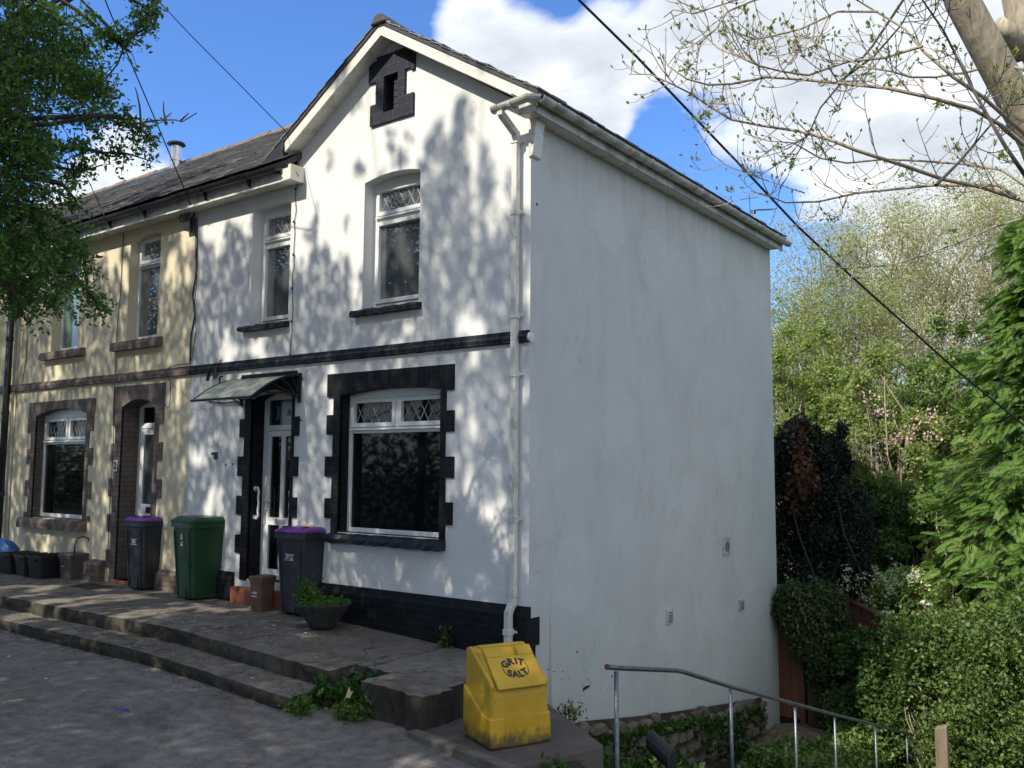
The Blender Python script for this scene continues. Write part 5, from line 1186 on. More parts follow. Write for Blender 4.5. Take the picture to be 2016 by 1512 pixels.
# ------------------------------------------------------------------ covers, litter on the terrace
mb=MB(); mb.add([(x,y,.004) for x,y in ((-7.72,-.62),(-7.12,-.62),(-7.12,-.25),(-7.72,-.25))],[(0,1,2,3)]); mb2=MB().box(-7.72,-7.12,-.62,-.25,-.02,.008)
o=mb2.build('drain_cover',M['box_black'],bevel=.003); tag(o,'dark rectangular drain cover set in the terrace by the cream house','drain cover')
q=onp(440,1205,'z',0.); mb2=MB().box(q[0]-.22,q[0]+.22,q[1]-.13,q[1]+.13,-.02,zt(q[0])+.008); o=mb2.build('drain_cover',M['brownstone'],bevel=.003); tag(o,'small reddish-brown access cover in the terrace before the door step','drain cover')
rg=rnd(33); P=[];S=[]
for k in range(240):
    if k<150: x,y=rg.normal()*.8-3.2,rg.uniform(-1.5,-.4)
    elif k<190: x,y=rg.uniform(-8,-1.2),rg.uniform(-2.0,-1.75)
    else: x,y=rg.uniform(-7,1),rg.uniform(-4.5,-2.2)
    z=zt(x)+(.006 if y>-1.65 else (-.15 if y>-2.1 else -.262))
    if x>-1.1 and y<-1.2: continue
    P.append((x,y,z+.004)); S.append(rg.uniform(.012,.03) if rg.random()<.9 else .05)
P=np.array(P);S=np.array(S); V,F=leaves(P,S,rg,(0,0,0),.8,.0); V[:,2]=np.repeat(P[:,2],4)+np.tile([0,.004,.001,.004],len(P))
o=npmesh('fallen_petals',V,F,M['upvc']); tag(o,'white petals and paper flecks scattered over the terrace','litter',kind='stuff')
P=[]
for k in range(900):
    m_=rg.random(); x=rg.uniform(-9,1.2)
    if m_<.35: y=-2.16+rg.normal()*.03-abs(rg.normal())*.05; z=zt(x)-.262
    elif m_<.6: y=-1.80+rg.normal()*.03+ (x+6)*.03*0-abs(rg.normal())*.04; z=zt(x)-.149
    elif m_<.8: y=rg.uniform(-.35,-.06); z=zt(x)+.006; 
    else: y=rg.uniform(-6.5,-2.2); z=zt(x)-.26
    if x>-1.1 and y<-1.2 and m_<.6: continue
    P.append((x,y,z+.004))
P=np.array(P); V,F=leaves(P,.035,rg,(0,0,0),.45,.05); V[:,2]=np.repeat(P[:,2],4)+np.tile([0,.008,.002,.006],len(P))
o=npmesh('leaf_litter',V,F,plain('dead_leaf',(.10,.07,.04),.9,0,.5)); tag(o,'brown dead leaves and twigs gathered along the kerbs','litter',kind='stuff')
o=MB().box(0,.10,0,.03,0,.008); q=onp(240,1402,'z',-.27); 
mb=MB(); mb.add([(q[0]-.09,q[1]-.03,-.262),(q[0]+.02,q[1]-.035,-.255),(q[0]+.10,q[1]+.02,-.262),(q[0]+.01,q[1]+.05,-.25),(q[0]-.06,q[1]+.03,-.258),(q[0],q[1],-.235)],[(0,1,5),(1,2,5),(2,3,5),(3,4,5),(4,0,5)])
o=mb.build('wrapper',plain('purple_wrapper',(.03,.02,.14),.4)); tag(o,'tiny crumpled dark purple wrapper lying on the road','litter')
# ------------------------------------------------------------------ overhead cables
def cablething(label,pts,r,group='overhead cables'):
    mb=MB(); mb.tube(pts,r,6); o=mb.build('overhead_cable',M['cable'],smooth=True); tag(o,label,'cable',group); return o
th=[(1040,-130,8.2),(1140,0,8.4),(1250,108,8.7),(1447.6,315,9.3),(1573,448,9.8),(1675,543,10.2),(1881,727,11.2),(2080,890,12.4),(2300,1060,14)]
c0=[at(*p) for p in th]; cablething('thick twisted black cable slanting down across the sky at right',c0,.014)
c1=[p+np.array([.012*math.cos(i*2),0,.022*math.sin(i*1.7)+.006]) for i,p in enumerate(c0)]; 
e1=onp(562,258,'y',-.24); s1=at(150,-170,9.5); cablething('thin black wire running down to the white bargeboard',[s1,(np.array(s1)+e1)/2+np.array([0,0,-.03]),e1],.0055)
e2=onp(376,404,'y',-.25); s2=at(150,-150,9.5); pm=at(250,105,11.0); cablething('black service wire ending at the junction box under the eaves',[s2,at(205,-5,10.2),pm,at(318,265,12.0),e2],.008)
e3=onp(197,406,'y',-.36); cablething('thin wire passing behind the leafy branch to the cream house gutter',[at(60,160,13.0),at(131,262,13.8),e3],.006)
#@@PART4
# ------------------------------------------------------------------ trees
def tree(name,label,loc,group=None,cat='tree'): return thing(name,label,cat,loc,0,group)
S_=np.array(SUN[:])
# A row of trees stands across the road, behind the viewer; the sun comes through them onto the houses.
rg=rnd(101)
trunks=[(-22.5,-9.6),(-18.4,-9.9),(-14.6,-9.7),(-11.2,-10.2),(-7.6,-9.8),(-4.2,-10.3),(-.8,-10.6),(2.6,-11.0)]
NL=430000
u=rg.uniform(-19,5.2,NL); v=rg.uniform(-8.5,7.6,NL)     # where each leaf's shadow meets the plane of the house fronts
n1=vnoise(u+40,(v+40)*.62,1,.44); n2=vnoise(u+40,(v+40)*.62,2,.18); n3=vnoise(u+40,(v+40)*.5,3,1.5); n4=vnoise(u+40,(v+40)*.5,7,.11)
nn=.36*n1+.32*n2+.14*n3+.18*n4
def smooth(a,b,x): t=np.clip((x-a)/(b-a),0,1); return t*t*(3-2*t)
# leaf cover shaped for the dapples: dense low, thinning upwards, plume at the gable
cov=.72-.70*smooth(3.0,5.4,v)
cov+=.12*smooth(-1,-3,u)*smooth(6,4.5,v)                            # fuller in front of the left half of the white house
cov-=.0*u; cov+=.20*smooth(-3.5,-4.3,u)*smooth(3.0,3.8,v)+.08*smooth(4.2,3.4,v)+.16*smooth(-6,-6.6,u)*smooth(3.,3.8,v)                                        # looser in front of the cream house
cov-=.26*np.exp(-((u+.55)/.42)**2)*smooth(4.6,3.,v)*smooth(-.6,.6,v)  # broken light down the corner pipe
cov-=.20*np.exp(-((u+1.1)/.6)**2-((v-3.1)/.6)**2)
cov+=.34*np.exp(-((u+1.05)/.50)**2-((v-4.6)/.75)**2)+.22*np.exp(-((u+.35)/.3)**2-((v-3.6)/.7)**2)
cov+=.10*np.exp(-((u+3.0)/.7)**2-((v-5.0)/.7)**2)+.25*np.exp(-((u+2.7)/.5)**2-((v-3.9)/.8)**2)
cov=np.where(v<-.2,1.08-.34*smooth(-9.,-11.,u),cov); cov=np.where(v<-5.5,.8,cov); cov=np.where((u>-8.2)&(u<-3.8)&(v<-.4)&(v>-2.2),.6,cov)
cov=np.where((u>.02)&(v>-.3),np.where(u<1.25,.86-.9*smooth(2.6,3.6,v),-2.),cov)
thr=.5+(cov-.5)*.36                                                 # noise is centred near .5
keep=(nn<thr)&(rg.random(NL)<.9)
u,v=u[keep],v[keep]
tdist=np.where(u<-1.5,rg.uniform(9.2,12.6,len(u)),rg.uniform(11.4,14.2,len(u)))+.6*vnoise(u*1.+40,v+40,9,.9)
tdist=np.where(v<-1.,np.maximum(tdist+(-1.-v)*1.1,(1.6-v)/S_[2]),tdist)
P=np.stack([u,np.zeros_like(u),v],1)+S_*tdist[:,None]
LS=np.where(v<-.2,.125,.098); LS=LS[P[:,2]>.6]; P=P[P[:,2]>.6]
# extra foliage outside the light's path so that the crowns are whole
ex=[]
for (tx,ty) in trunks:
    k=5200; a=unit(rg.normal(size=(k,3)))*(rg.random((k,1))**.4)*np.array([2.4,2.2,3.2]); ex.append(a+np.array([tx,ty-2.6,10.0]))
ex=np.concatenate(ex); shadow_v=ex[:,2]+ex[:,1]/-S_[1]*S_[2]*-1*-1
tt=ex[:,1]/S_[1]; hx=ex[:,0]-S_[0]*tt; hz=ex[:,2]-S_[2]*tt
ex=ex[((hz>7.9)|(hx<-19)|(hz<-8.5))&(hx<.4)]
tx=np.array([t[0] for t in trunks])
names=['slender roadside tree opposite the far yellow house','roadside tree opposite the black drainpipe','bushy roadside tree opposite the cream house','roadside tree opposite the cream house doorway','tall roadside tree opposite the white house door','roadside tree opposite the big ground-floor window','roadside tree opposite the gable end','roadside tree opposite the grit bin']
near=np.argmin(np.abs(P[:,0][:,None]-tx[None,:]),1); nex=np.argmin(np.abs(ex[:,0][:,None]-tx[None,:]),1)
for i,(x,y) in enumerate(trunks):
    t=tree('roadside_tree',names[i],(x,y,-.1),'trees across the road')
    pts=np.concatenate([P[near==i]]); r2=rnd(200+i)
    mb=MB(); top=9.5+r2.uniform(-1,1); mb.tube(curve((x,y,-.4),(x+r2.normal()*.3,y+r2.normal()*.3,top),r2,8,wig=.02),np.linspace(.16,.03,9),8)
    if len(pts):
        sel=pts[r2.integers(0,len(pts),46)]
        for q in sel:
            h=min(top-.3,max(1.8,q[2]-r2.uniform(.4,2.0))); mb.tube(curve((x,y,h),q,r2,5,wig=.06),np.linspace(.035,.006,6),4,cap=False)
    mb.build('trunk',M['twigdark'],t)
    parts=[leaves(pts,LS[near==i],r2,(0,0,-.3),.62)]
    e=ex[nex==i]
    if len(e): parts.append(leaves(e,.13,r2,(0,0,-.3),.6))
    V,F=join(parts); npmesh('crown',V,F,LF['shade'],t)
# unseen hedge added behind them as a dark reflection for the window glass
rg=rnd(110); n=26000; P=np.stack([rg.uniform(-42,9,n),-12.8-abs(rg.normal(size=n))*.5-rg.uniform(0,1.2,n),rg.uniform(-.2,2.7,n)+.5*np.sin(np.arange(n))],1)
P[:,2]*=1.; V,F=leaves(P,.20,rg,(0,0,0),.7); o=npmesh('reflection_hedge',V,F,LF['shade']); tag(o,'unseen dark hedge added across the road to darken reflections in the window panes','hedge')
# ------------------------------------------------------------------ leafy tree leaning in at the top left
T1=tree('hawthorn_tree','dense dark green small-leaved tree hanging in at the top left',(-4.2,-6.4,-.3))
rg=rnd(120); mb=MB(); leafP=[];  base=np.array([-4.2,-6.4,-.4])
hub=np.array([-3.3,-5.5,3.8]); mb.tube(curve(base,hub,rg,6,wig=.04),np.linspace(.16,.10,7),8)
clusters=[]
# (x,y,depth,radius in px, weight)
def reg(px,py,rp,n,d0=6.2,d1=8.0):
    for _ in range(n):
        a=rg.uniform(0,6.28); r_=rp*math.sqrt(rg.random()); clusters.append((px+r_*math.cos(a),py+r_*math.sin(a),rg.uniform(d0,d1)))
reg(5,50,110,22); reg(115,40,75,8); reg(40,180,85,12); reg(5,280,82,15); reg(120,110,65,9); reg(160,160,34,5); reg(85,330,75,8); reg(20,430,75,14); reg(110,470,42,7); reg(10,530,55,10); reg(120,540,45,7); reg(60,590,25,2); reg(170,215,35,3); reg(-60,200,120,25); reg(-60,450,120,20)
# outlying sprays: limbs followed by leafy side twigs
sprays=[[(90,-20),(150,20),(200,62),(250,88),(290,30),(318,28)],[(150,-10),(215,55),(245,92),(262,70),(300,50)],[(60,90),(130,120),(190,150),(215,175)],[(70,150),(140,162),(205,172),(236,180)],
 [(60,288),(110,287),(160,293),(205,300),(250,302),(300,318)],[(100,245),(150,236),(200,228),(250,250),(300,250)],[(200,228),(240,232),(285,262),(310,285)],[(60,325),(120,330),(160,338),(200,325)],[(90,420),(130,440),(165,500),(175,600),(205,600)],[(100,470),(150,490),(180,500)],[(20,560),(40,600),(55,640)],[(150,545),(180,580),(200,615)],[(120,360),(150,395),(140,420)],[(60,20),(160,60),(170,100)],[(150,-20),(240,-10),(290,15),(310,5)]]
for _ in range(110): q=hub+rg.normal(size=3)*np.array([1.0,.6,1.0])+np.array([-1.1,-.9,.5]); v_=q-CAM; dd_=v_@FW; clusters.append((1008+FPX*(v_@RT)/dd_,756-FPX*(v_@UP)/dd_,dd_))
for k,s in enumerate(sprays):
    d=6.6+.12*(k%5); pts=[at(x,y,d+.05*i) for i,(x,y) in enumerate(s)]
    mb.tube([hub+rg.normal(size=3)*.1,hub+(pts[0]-hub)*.5+rg.normal(size=3)*.12]+pts,np.concatenate([[.030,.024],np.linspace(.019,.005,len(pts))]),5,cap=False)
    for a,b in zip(pts[1:-1],pts[2:]):
        for _ in range(7):
            q=a+(b-a)*rg.random(); e=q+unit(rg.normal(size=3))*rg.uniform(.05,.20); mb.tube([q,(q+e)/2+rg.normal(size=3)*.01,e],[.005,.004,.002],3,cap=False)
            for f in (.4,.7,1.): 
                for _ in range(5): leafP.append(q+(e-q)*f+rg.normal(size=3)*.022)
# bare twig ends reaching past the leaves
for s in ([(255,246),(300,238),(320,236),(345,236),(358,240),(388,222)],[(320,236),(338,222)],[(326,236),(322,220),(322,200)],[(355,238),(372,222)],[(278,246),(275,210),(270,185),(266,172)],[(245,90),(232,125),(205,160),(185,215)]):
    mb.tube([at(x,y,7.2) for x,y in s],np.linspace(.009,.004,len(s)),4,cap=False)
for (x,y,d) in clusters:
    c=at(x,y,d)
    if rg.random()<.30: mb.tube(curve(hub+(c-hub)*rg.uniform(.35,.8)+rg.normal(size=3)*.12,c,rg,5,wig=.12),np.linspace(.011,.003,6),4,cap=False)
    for _ in range(10):
        e=c+unit(rg.normal(size=3)+np.array([0,0,-.2]))*rg.uniform(.10,.30)
        if rg.random()<.5: mb.tube([c,(c+e)/2+rg.normal(size=3)*.02,e],[.006,.004,.002],3,cap=False)
        for f in (.35,.6,.85,1.):
            for _ in range(4): leafP.append(c+(e-c)*f+rg.normal(size=3)*.028)
mb.build('trunk',M['twigdark'],T1)
V,F=leaves(np.array(leafP),.045,rg,(0,0,.1),.5); npmesh('crown',V,F,LF['near'],T1)
# ------------------------------------------------------------------ bare ash tree at the right
T2=tree('ash_tree','bare grey ash tree with arching budding twigs filling the top right',(4.9,.9,-1.4))
rg=rnd(130)
def zz(X_,Y_): return (1250+X_/2.632,Y_/2.632)
mb=MB()
fork=at(2215,640,6.9)
mb.tube([np.array([4.95,1.0,-1.9]),np.array([4.95,.8,.5]),np.array([4.9,.55,2.0]),fork],[.26,.24,.22,.20],12)
mb.tube([fork,at(2105,440,6.7),at(2040,275,6.6),at(1965,135,6.5),at(1893,0,6.4),at(1835,-160,6.3),at(1750,-420,6.2)],[.17,.135,.125,.12,.115,.10,.08],12)
mb.tube([fork,at(2170,330,7.0),at(2085,170,7.0),at(2020,60,7.0),at(2005,-20,7.0),at(2040,-200,7.1),at(2020,-400,7.1)],[.17,.15,.13,.13,.13,.11,.07],12)
mb.tube([at(2016,110,7.0),at(1985,62,6.93),at(1965,45,6.9)],[.08,.075,.055],9)
trunk2=mb.build('trunk',M['bark'],T2,smooth=True)
br=[([(2200,1080),(2016,1040),(1800,970),(1600,930),(1400,860),(1150,780),(1000,720),(850,680),(650,650),(500,620),(400,560),(280,480),(180,430),(80,385),(-30,385)],6.3,.018),
 ([(2150,850),(2016,750),(1900,650),(1750,565),(1550,510),(1300,455),(1050,430),(850,410),(680,400),(500,435),(380,440),(270,410),(170,340),(150,290)],6.0,.017),
 ([(2150,800),(2016,690),(1800,500),(1650,400),(1500,270),(1400,150),(1250,60),(1150,0),(1080,-60)],6.2,.016),
 ([(2100,1060),(2016,900),(1920,760),(1850,640),(1750,460),(1680,320),(1600,160),(1490,0),(1400,-160)],5.7,.015),
 ([(2150,1010),(2016,960),(1900,880),(1700,850),(1500,835),(1300,825),(1100,845),(960,820),(820,740),(690,730),(560,690)],6.7,.011),
 ([(1990,1030),(1880,960),(1550,960),(1150,1000),(950,1045),(780,1050),(680,1010),(600,990)],6.6,.013),
 ([(1490,240),(1290,300),(1100,320),(900,390),(760,370),(640,340),(560,305),(430,250),(370,190)],6.1,.010),
 ([(1260,60),(1050,60),(860,150),(700,190),(580,210),(500,150)],6.2,.009),
 ([(900,-60),(620,0),(480,60),(420,150),(330,230),(280,215)],6.3,.009),
 ([(700,-50),(560,-10),(400,40),(300,70),(200,50),(150,90)],6.4,.007),
 ([(2150,1080),(2016,1130),(1850,1180),(1700,1250),(1500,1320),(1350,1370),(1100,1390),(1000,1380)],6.4,.008),
 ([(1560,960),(1680,840),(1850,640),(2016,480)],6.0,.012),([(880,1000),(640,920),(480,860),(400,800),(375,750)],6.6,.005),
 ([(1430,-60),(1230,240),(1060,440),(960,560),(900,700),(840,740)],6.4,.010),([(1050,430),(1240,290),(1380,130),(1450,0)],6.4,.010),
 ([(850,150),(850,260),(780,350),(700,420)],6.1,.006),([(1000,90),(940,230),(830,280),(800,190)],6.1,.006),([(500,620),(480,530),(460,400),(455,240)],6.25,.005),
 ([(1000,340),(1050,420),(1190,420),(1250,260),(1290,180)],6.1,.006),([(2016,360),(1890,330),(1740,370),(1560,400),(1430,400),(1330,370),(1200,350),(1050,290),(940,230),(870,160)],6.3,.010)]
buds=[]
def twig(mb,p,d,Ln,r,lev):
    d=unit(d); k=5; pts=[p]; L_=Ln/k
    curl=rg.uniform(.10,.34)
    for i in range(k):
        d=unit(d+np.array([0,0,curl*(i/k)*1.5])+rg.normal(size=3)*.10); pts.append(pts[-1]+d*L_)
    mb.tube(pts,np.linspace(r,r*.55,k+1),3,cap=False)
    buds.append((pts[-1],d))
    if lev>0:
        for j in (1,2,3,4):
            if rg.random()<.62:
                side=unit(np.cross(d,rg.normal(size=3))); twig(mb,pts[j],unit(d*.7+side*.8+np.array([0,0,-.15])),Ln*rg.uniform(.35,.65),r*.7,lev-1)
for k,(s,d,r0) in enumerate(br):
    mb=MB(); pts=[]
    for i,(X_,Y_) in enumerate(s):
        x,y=zz(X_,Y_); pts.append(at(x,y,d+.25*math.sin(i*.9+k)))
    rad=np.linspace(r0,.0035,len(pts)); mb.tube(pts,rad,6,cap=False)
    L_tot=sum(np.linalg.norm(b-a) for a,b in zip(pts[:-1],pts[1:])); nt=int(L_tot/.17)
    for j in range(nt):
        f=rg.uniform(.12,1)*(len(pts)-1); i=min(int(f),len(pts)-2); q=pts[i]+(pts[i+1]-pts[i])*(f-i); dd=unit(pts[i+1]-pts[i])
        side=unit(np.cross(dd,rg.normal(size=3))); twig(mb,q,unit(dd*.8+side*.9+np.array([0,0,-.25])),rg.uniform(.16,.46),min(.0048,rad[i]*.6+.0012),1)
    mb.build('branch',M['twig'] if k not in (3,11,13,14) else M['twigdark'],T2,smooth=True)
P=[]; dirs=[]
for q,d in buds:
    for _ in range(3): P.append(q+rg.normal(size=3)*.003); dirs.append(d+np.array([0,0,.5]))
    if rg.random()<.10:
        for _ in range(16): P.append(q+rg.normal(size=3)*.014); dirs.append(rg.normal(size=3)+d)
P=np.array(P); dirs=unit(np.array(dirs)); n=len(P); sz=rg.uniform(.018,.042,(n,1)); a=unit(dirs+rg.normal(size=(n,3))*.25); s=unit(np.cross(a,rg.normal(size=(n,3))))
V=np.stack([P,P+a*sz*.5+s*sz*.22,P+a*sz,P+a*sz*.5-s*sz*.22],1).reshape(-1,3); b_=np.arange(n)[:,None]*4; F=np.concatenate([b_+np.array([[0,1,2]]),b_+np.array([[0,2,3]])],1).reshape(-1,3)
npmesh('buds',V,F,LF['bud'],T2)
# ------------------------------------------------------------------ cypress at the right edge
CY=at(2100,900,13.4)
T3=tree('cypress_tree','bright green cypress with drooping feathery sprays at the right edge',(CY[0],CY[1],-2.2))
rg=rnd(140)
fr=[]   # one flat spray in its own frame: x forward, y across
def lf(p,d,L_,w_):
    d=np.array(d)/np.linalg.norm(d); s=np.array([-d[1],d[0],0]); p=np.array(p,float); fr.append((p,p+d*L_*.5+s*w_,p+d*L_,p+d*L_*.5-s*w_))
for i in range(9):
    x=.06+.105*i; 
    for sg in (-1,1):
        L_=.36*(1-.75*i/9)+.06; lf((x,0,0),(.75,sg*.75,0),L_,.022)
        for j in range(3): f=.3+.25*j; p=(x+.75/1.06*L_*f,sg*.75/1.06*L_*f,0); lf(p,(1,sg*.15,0),L_*.38,.016); lf(p,(.35,sg*1,0),L_*.34,.016)
lf((.0,0,0),(1,0,0),.55,.012); lf((.5,0,0),(1,0,0),.6,.02)
FR=np.array(fr).reshape(-1,3); FR[:,2]-=.22*FR[:,0]**2+.25*np.abs(FR[:,1])**1.5
# boughs: start on the trunk, reach out and droop
def cypress(cx,cy,z0,z1,rad,nb,nf,sz,seed):
    rg=rnd(seed); Vs=[];mb=MB(); mb.tube([(cx,cy,z0-.3),(cx,cy,z1)],[.14,.02],8)
    tot=[]
    for k in range(nb):
        z=z0+(z1-z0)*rg.random()**.9; f=(z-z0)/(z1-z0); r_=rad*(1.02-.82*f**1.25)*rg.uniform(.72,1.12); a=rg.uniform(0,2*math.pi)
        dr=np.array([math.cos(a),math.sin(a),0]); pts=[np.array([cx,cy,z])+dr*r_*t+np.array([0,0,.30*r_*t-.52*r_*t*t]) for t in np.linspace(0,1,6)]
        mb.tube(pts,np.linspace(.022,.005,6),4,cap=False)
        for j in range(nf):
            t=rg.random()**.42; i=min(int(t*5),4); q=pts[i]+(pts[i+1]-pts[i])*(t*5-i)+rg.normal(size=3)*np.array([.16,.16,.12]); 
            x=unit(dr+rg.normal(size=3)*np.array([.55,.55,.3])+np.array([0,0,-.35])); up=unit(np.array([0,0,1.])+rg.normal(size=3)*.35+dr*.5); y=unit(np.cross(up,x)); zv=np.cross(x,y)
            s=sz*rg.uniform(.45,1.45); Vs.append(q+(FR[:,0:1]*x+FR[:,1:2]*y+FR[:,2:3]*zv)*s)
    V=np.concatenate(Vs); n=len(V)//4; b_=np.arange(n)[:,None]*4; F=np.concatenate([b_+np.array([[0,1,2]]),b_+np.array([[0,2,3]])],1).reshape(-1,3)
    return mb,V,F
mb,V,F=cypress(CY[0],CY[1],-.9,5.7,2.2,330,32,.245,141)
mb.tube([(CY[0],CY[1],-3.),(CY[0],CY[1],.2)],.15,8); mb.build('trunk',M['twigdark'],T3); npmesh('crown',V,F,LF['conifer'],T3)
T3b=tree('cypress_tree','second cypress, its low dark sprays dipping behind the bramble hedge',(5.2,11.2,-2.9))
mb,V,F=cypress(5.2,11.2,-2.6,2.6,1.6,90,15,.30,142); mb.build('trunk',M['twigdark'],T3b); npmesh('crown',V,F,LF['conifer'],T3b)
# ------------------------------------------------------------------ shrubs and hedges as leaf volumes
def blob(n,c,r,seed,surf=.45,lump=.10,flat=None):
    rg=rnd(seed); d=unit(rg.normal(size=(n,3))); rad=(rg.random((n,1))**surf)
    l=1+lump*(np.sin(d[:,0:1]*7+seed)+np.sin(d[:,1:2]*6+seed*2)+np.sin(d[:,2:3]*8+seed*3))/1.5
    return np.array(c)+d*rad*l*np.array(r)
def bush(name,label,cat,blobs,mat,size,seed,base,group=None,stems=26,bias=(0,0,.2),width=.6,extra=None,stem_mat=None,stem_r=.016):
    t=thing(name,label,cat,base,0,group); rg=rnd(seed); P=np.concatenate([blob(n,c,r,seed+i*7) for i,(n,c,r) in enumerate(blobs)])
    V,F=leaves(P,size,rg,bias,width); npmesh('foliage',V,F,mat,t)
    mb=MB()
    for k in range(stems):
        q=P[rg.integers(0,len(P))]; mb.tube(curve(np.array(base)+rg.normal(size=3)*np.array([.15,.15,0]),q,rg,5,wig=.06),np.linspace(stem_r*1.8,stem_r*.35,6),4,cap=False)
    mb.build('stems',stem_mat or M['twigdark'],t)
    if extra:
        for nm,PP,sz,mt in extra: V,F=leaves(PP,sz,rg,(0,0,.3),.8); tag(npmesh(nm,V,F,mt,t),kind='stuff')
    return t
def clumps(bl,seed,k=16,f=(.22,.42)):
    rg=rnd(seed); out=[]
    for n,c,r in bl:
        r=np.array(r)
        for j in range(k):
            d=unit(rg.normal(size=3)); cc=np.array(c)+d*r*rg.uniform(.45,1.02); out.append((int(n/k*rg.uniform(.5,1.4)),cc,r*rg.uniform(*f)*rg.uniform(.7,1.3,3)))
    return out
def shoots(bl,seed,n,L_=.35,up=.8):
    rg=rnd(seed); P=[]
    for _ in range(n):
        _n,c,r=bl[rg.integers(0,len(bl))]; d=unit(rg.normal(size=3)+np.array([0,-.4,up])); q=np.array(c)+d*np.array(r)*.95; e=unit(d+rg.normal(size=3)*.5+np.array([0,0,.3]))
        for f in np.linspace(0,1,14): P.append(q+e*L_*f*rg.uniform(.9,1.1)+rg.normal(size=3)*.02)
    return np.array(P)
def hb(n,x,y,d,r,seed=0): c=at(x,y,d); return (n,c,r)
# bramble hedge: sunlit, right of the path
P0=[hb(9000,1870,1310,12.2,(.75,.8,.75)),hb(9000,1970,1340,11.6,(.8,.9,.85)),hb(8000,1930,1450,11.6,(.9,.9,.7)),hb(6000,1795,1400,12.6,(.42,.5,.75)),hb(5000,1780,1300,12.8,(.36,.45,.6)),hb(2000,1775,1350,12.9,(.22,.4,.6)),hb(6000,2020,1450,11.0,(.8,.8,.8)),hb(5000,2070,1330,11.2,(.8,.9,1.0)),hb(3500,1840,1245,13.,(.42,.5,.32)),hb(5000,1850,1480,12.4,(.6,.6,.5))]
rg=rnd(151); bp=np.array([at(rg.uniform(1780,2010),rg.uniform(1270,1480),rg.uniform(11.2,12.)) for _ in range(90)])
bush('bramble_hedge','sunlit tangled bramble and ivy hedge right of the lower path','hedge',clumps(P0,152,24)+[(int(n*.5),c,tuple(np.array(r)*.85)) for n,c,r in P0],LF['hedge'],.060,150,(3.0,5.6,-2.7),stems=120,stem_mat=M['twig'],stem_r=.009,extra=[('dead_leaves',bp,.05,LF['beige']),('shoots',shoots(P0,153,330),.055,LF['hedge'])])
# ivy clump hanging over the brick pillar
bush('ivy_clump','rounded ivy clump hanging over the brick gate pillar','ivy',[hb(6000,1570,1195,14.0,(.42,.4,.42)),hb(5000,1615,1190,14.3,(.42,.4,.40)),hb(3200,1590,1245,13.8,(.34,.3,.45)),hb(1800,1608,1290,13.7,(.18,.2,.32)),hb(3200,1640,1230,14.2,(.25,.3,.45))],LF['ivy'],.075,160,(.75,7.3,-2.1),bias=(0,0,-.8),stems=16)
bush('laurel_bush','shaded leafy bush filling the hollow behind the path','shrub',[hb(5000,1660,1330,13.9,(.55,.5,.6)),hb(5000,1700,1300,13.6,(.5,.5,.5)),hb(4000,1690,1400,13.2,(.5,.5,.4)),hb(3500,1730,1360,12.9,(.3,.4,.6)),hb(2500,1640,1400,14.0,(.3,.4,.4))],LF['fern'],.085,170,(1.3,7.8,-2.5),stems=26)
# tall dark shrub against the gable's rear corner
dsb=[hb(9000,1570,1080,15.6,(.75,.8,1.0)),hb(9000,1640,1080,15.4,(.75,.8,.95)),hb(6000,1560,960,15.8,(.60,.7,.9)),hb(6000,1640,970,15.6,(.5,.7,.75)),hb(4000,1560,880,15.8,(.30,.5,.55)),hb(2500,1640,890,15.7,(.30,.4,.5)),hb(3500,1690,1060,15.2,(.3,.5,.8)),hb(2500,1600,900,15.9,(.35,.4,.45))]
rg=rnd(171); dp2=np.array([at(rg.normal()*14+1575,rg.normal()*55+925,15.1) for _ in range(260)]+[at(rg.normal()*9+1588,rg.normal()*18+950,14.9) for _ in range(120)])
bush('dark_shrub','tall near-black evergreen shrub with brown dead patches behind the house corner','shrub',clumps(dsb,181,12,(.25,.5))+[(int(n*.4),c,tuple(np.array(r)*.8)) for n,c,r in dsb],LF['darkshrub'],.085,180,(.6,8.9,-2.4),width=.38,stems=40,extra=[('dead_sprays',dp2,.10,LF['deadbrown'])])
# white-flowering bush over the fence
fl_=np.array([c_+rg.normal(size=3)*.045 for c_ in [at(1745+rg.normal()*50,1150+rg.normal()*20,14.7) for _ in range(34)] for _ in range(22)])
bush('flowering_bush','fresh green bush with creamy white flower heads over the board fence','shrub',[hb(4000,1720,1165,15.3,(.6,.5,.30)),hb(4000,1790,1160,15.2,(.6,.5,.35)),hb(2500,1690,1190,15.3,(.4,.4,.25))],LF['fresh'],.09,190,(1.9,9.0,-2.4),stems=18,extra=[('flowers',fl_,.04,LF['whitefl'])])
# understorey trees behind
def leafy_tree(label,px,py,d,rx,ry,rz,n,mat,size,seed,group='garden trees behind the house',extra=None,nb=6,cat='tree',trunkr=.10):
    c=at(px,py,d); base=(c[0],c[1],-3.6); t=tree('garden_tree',label,base,group,cat); rg=rnd(seed); mb=MB()
    top=np.array([c[0],c[1],c[2]+rz*.5]); mb.tube(curve(base,top,rg,7,wig=.03),np.linspace(trunkr,.02,8),7)
    tips=[]; PP=[]
    for k in range(nb*14):
        cc=c+unit(rg.normal(size=3))*np.array([rx,ry,rz])*rg.uniform(.3,1.12); s_=np.array([rx,ry,rz])*rg.uniform(.09,.24)
        h=rg.uniform(.25,.8); mb.tube(curve(np.array(base)+(top-np.array(base))*h,cc,rg,5,wig=.07),np.linspace(trunkr*.35,.007,6),4,cap=False)
        PP.append(blob(n//(nb*14),cc,s_,seed+k,surf=.8,lump=.2))
    P=np.concatenate(PP); V,F=leaves(P,size,rg,(0,0,.1),.6); npmesh('crown',V,F,mat,t); mb.build('trunk',M['twig'],t)
    if extra:
        for nm,e,sz,mt in extra: V,F=leaves(e,sz,rg,(0,0,.3),.8); npmesh(nm,V,F,mt,t)
    return t
rg=rnd(200)
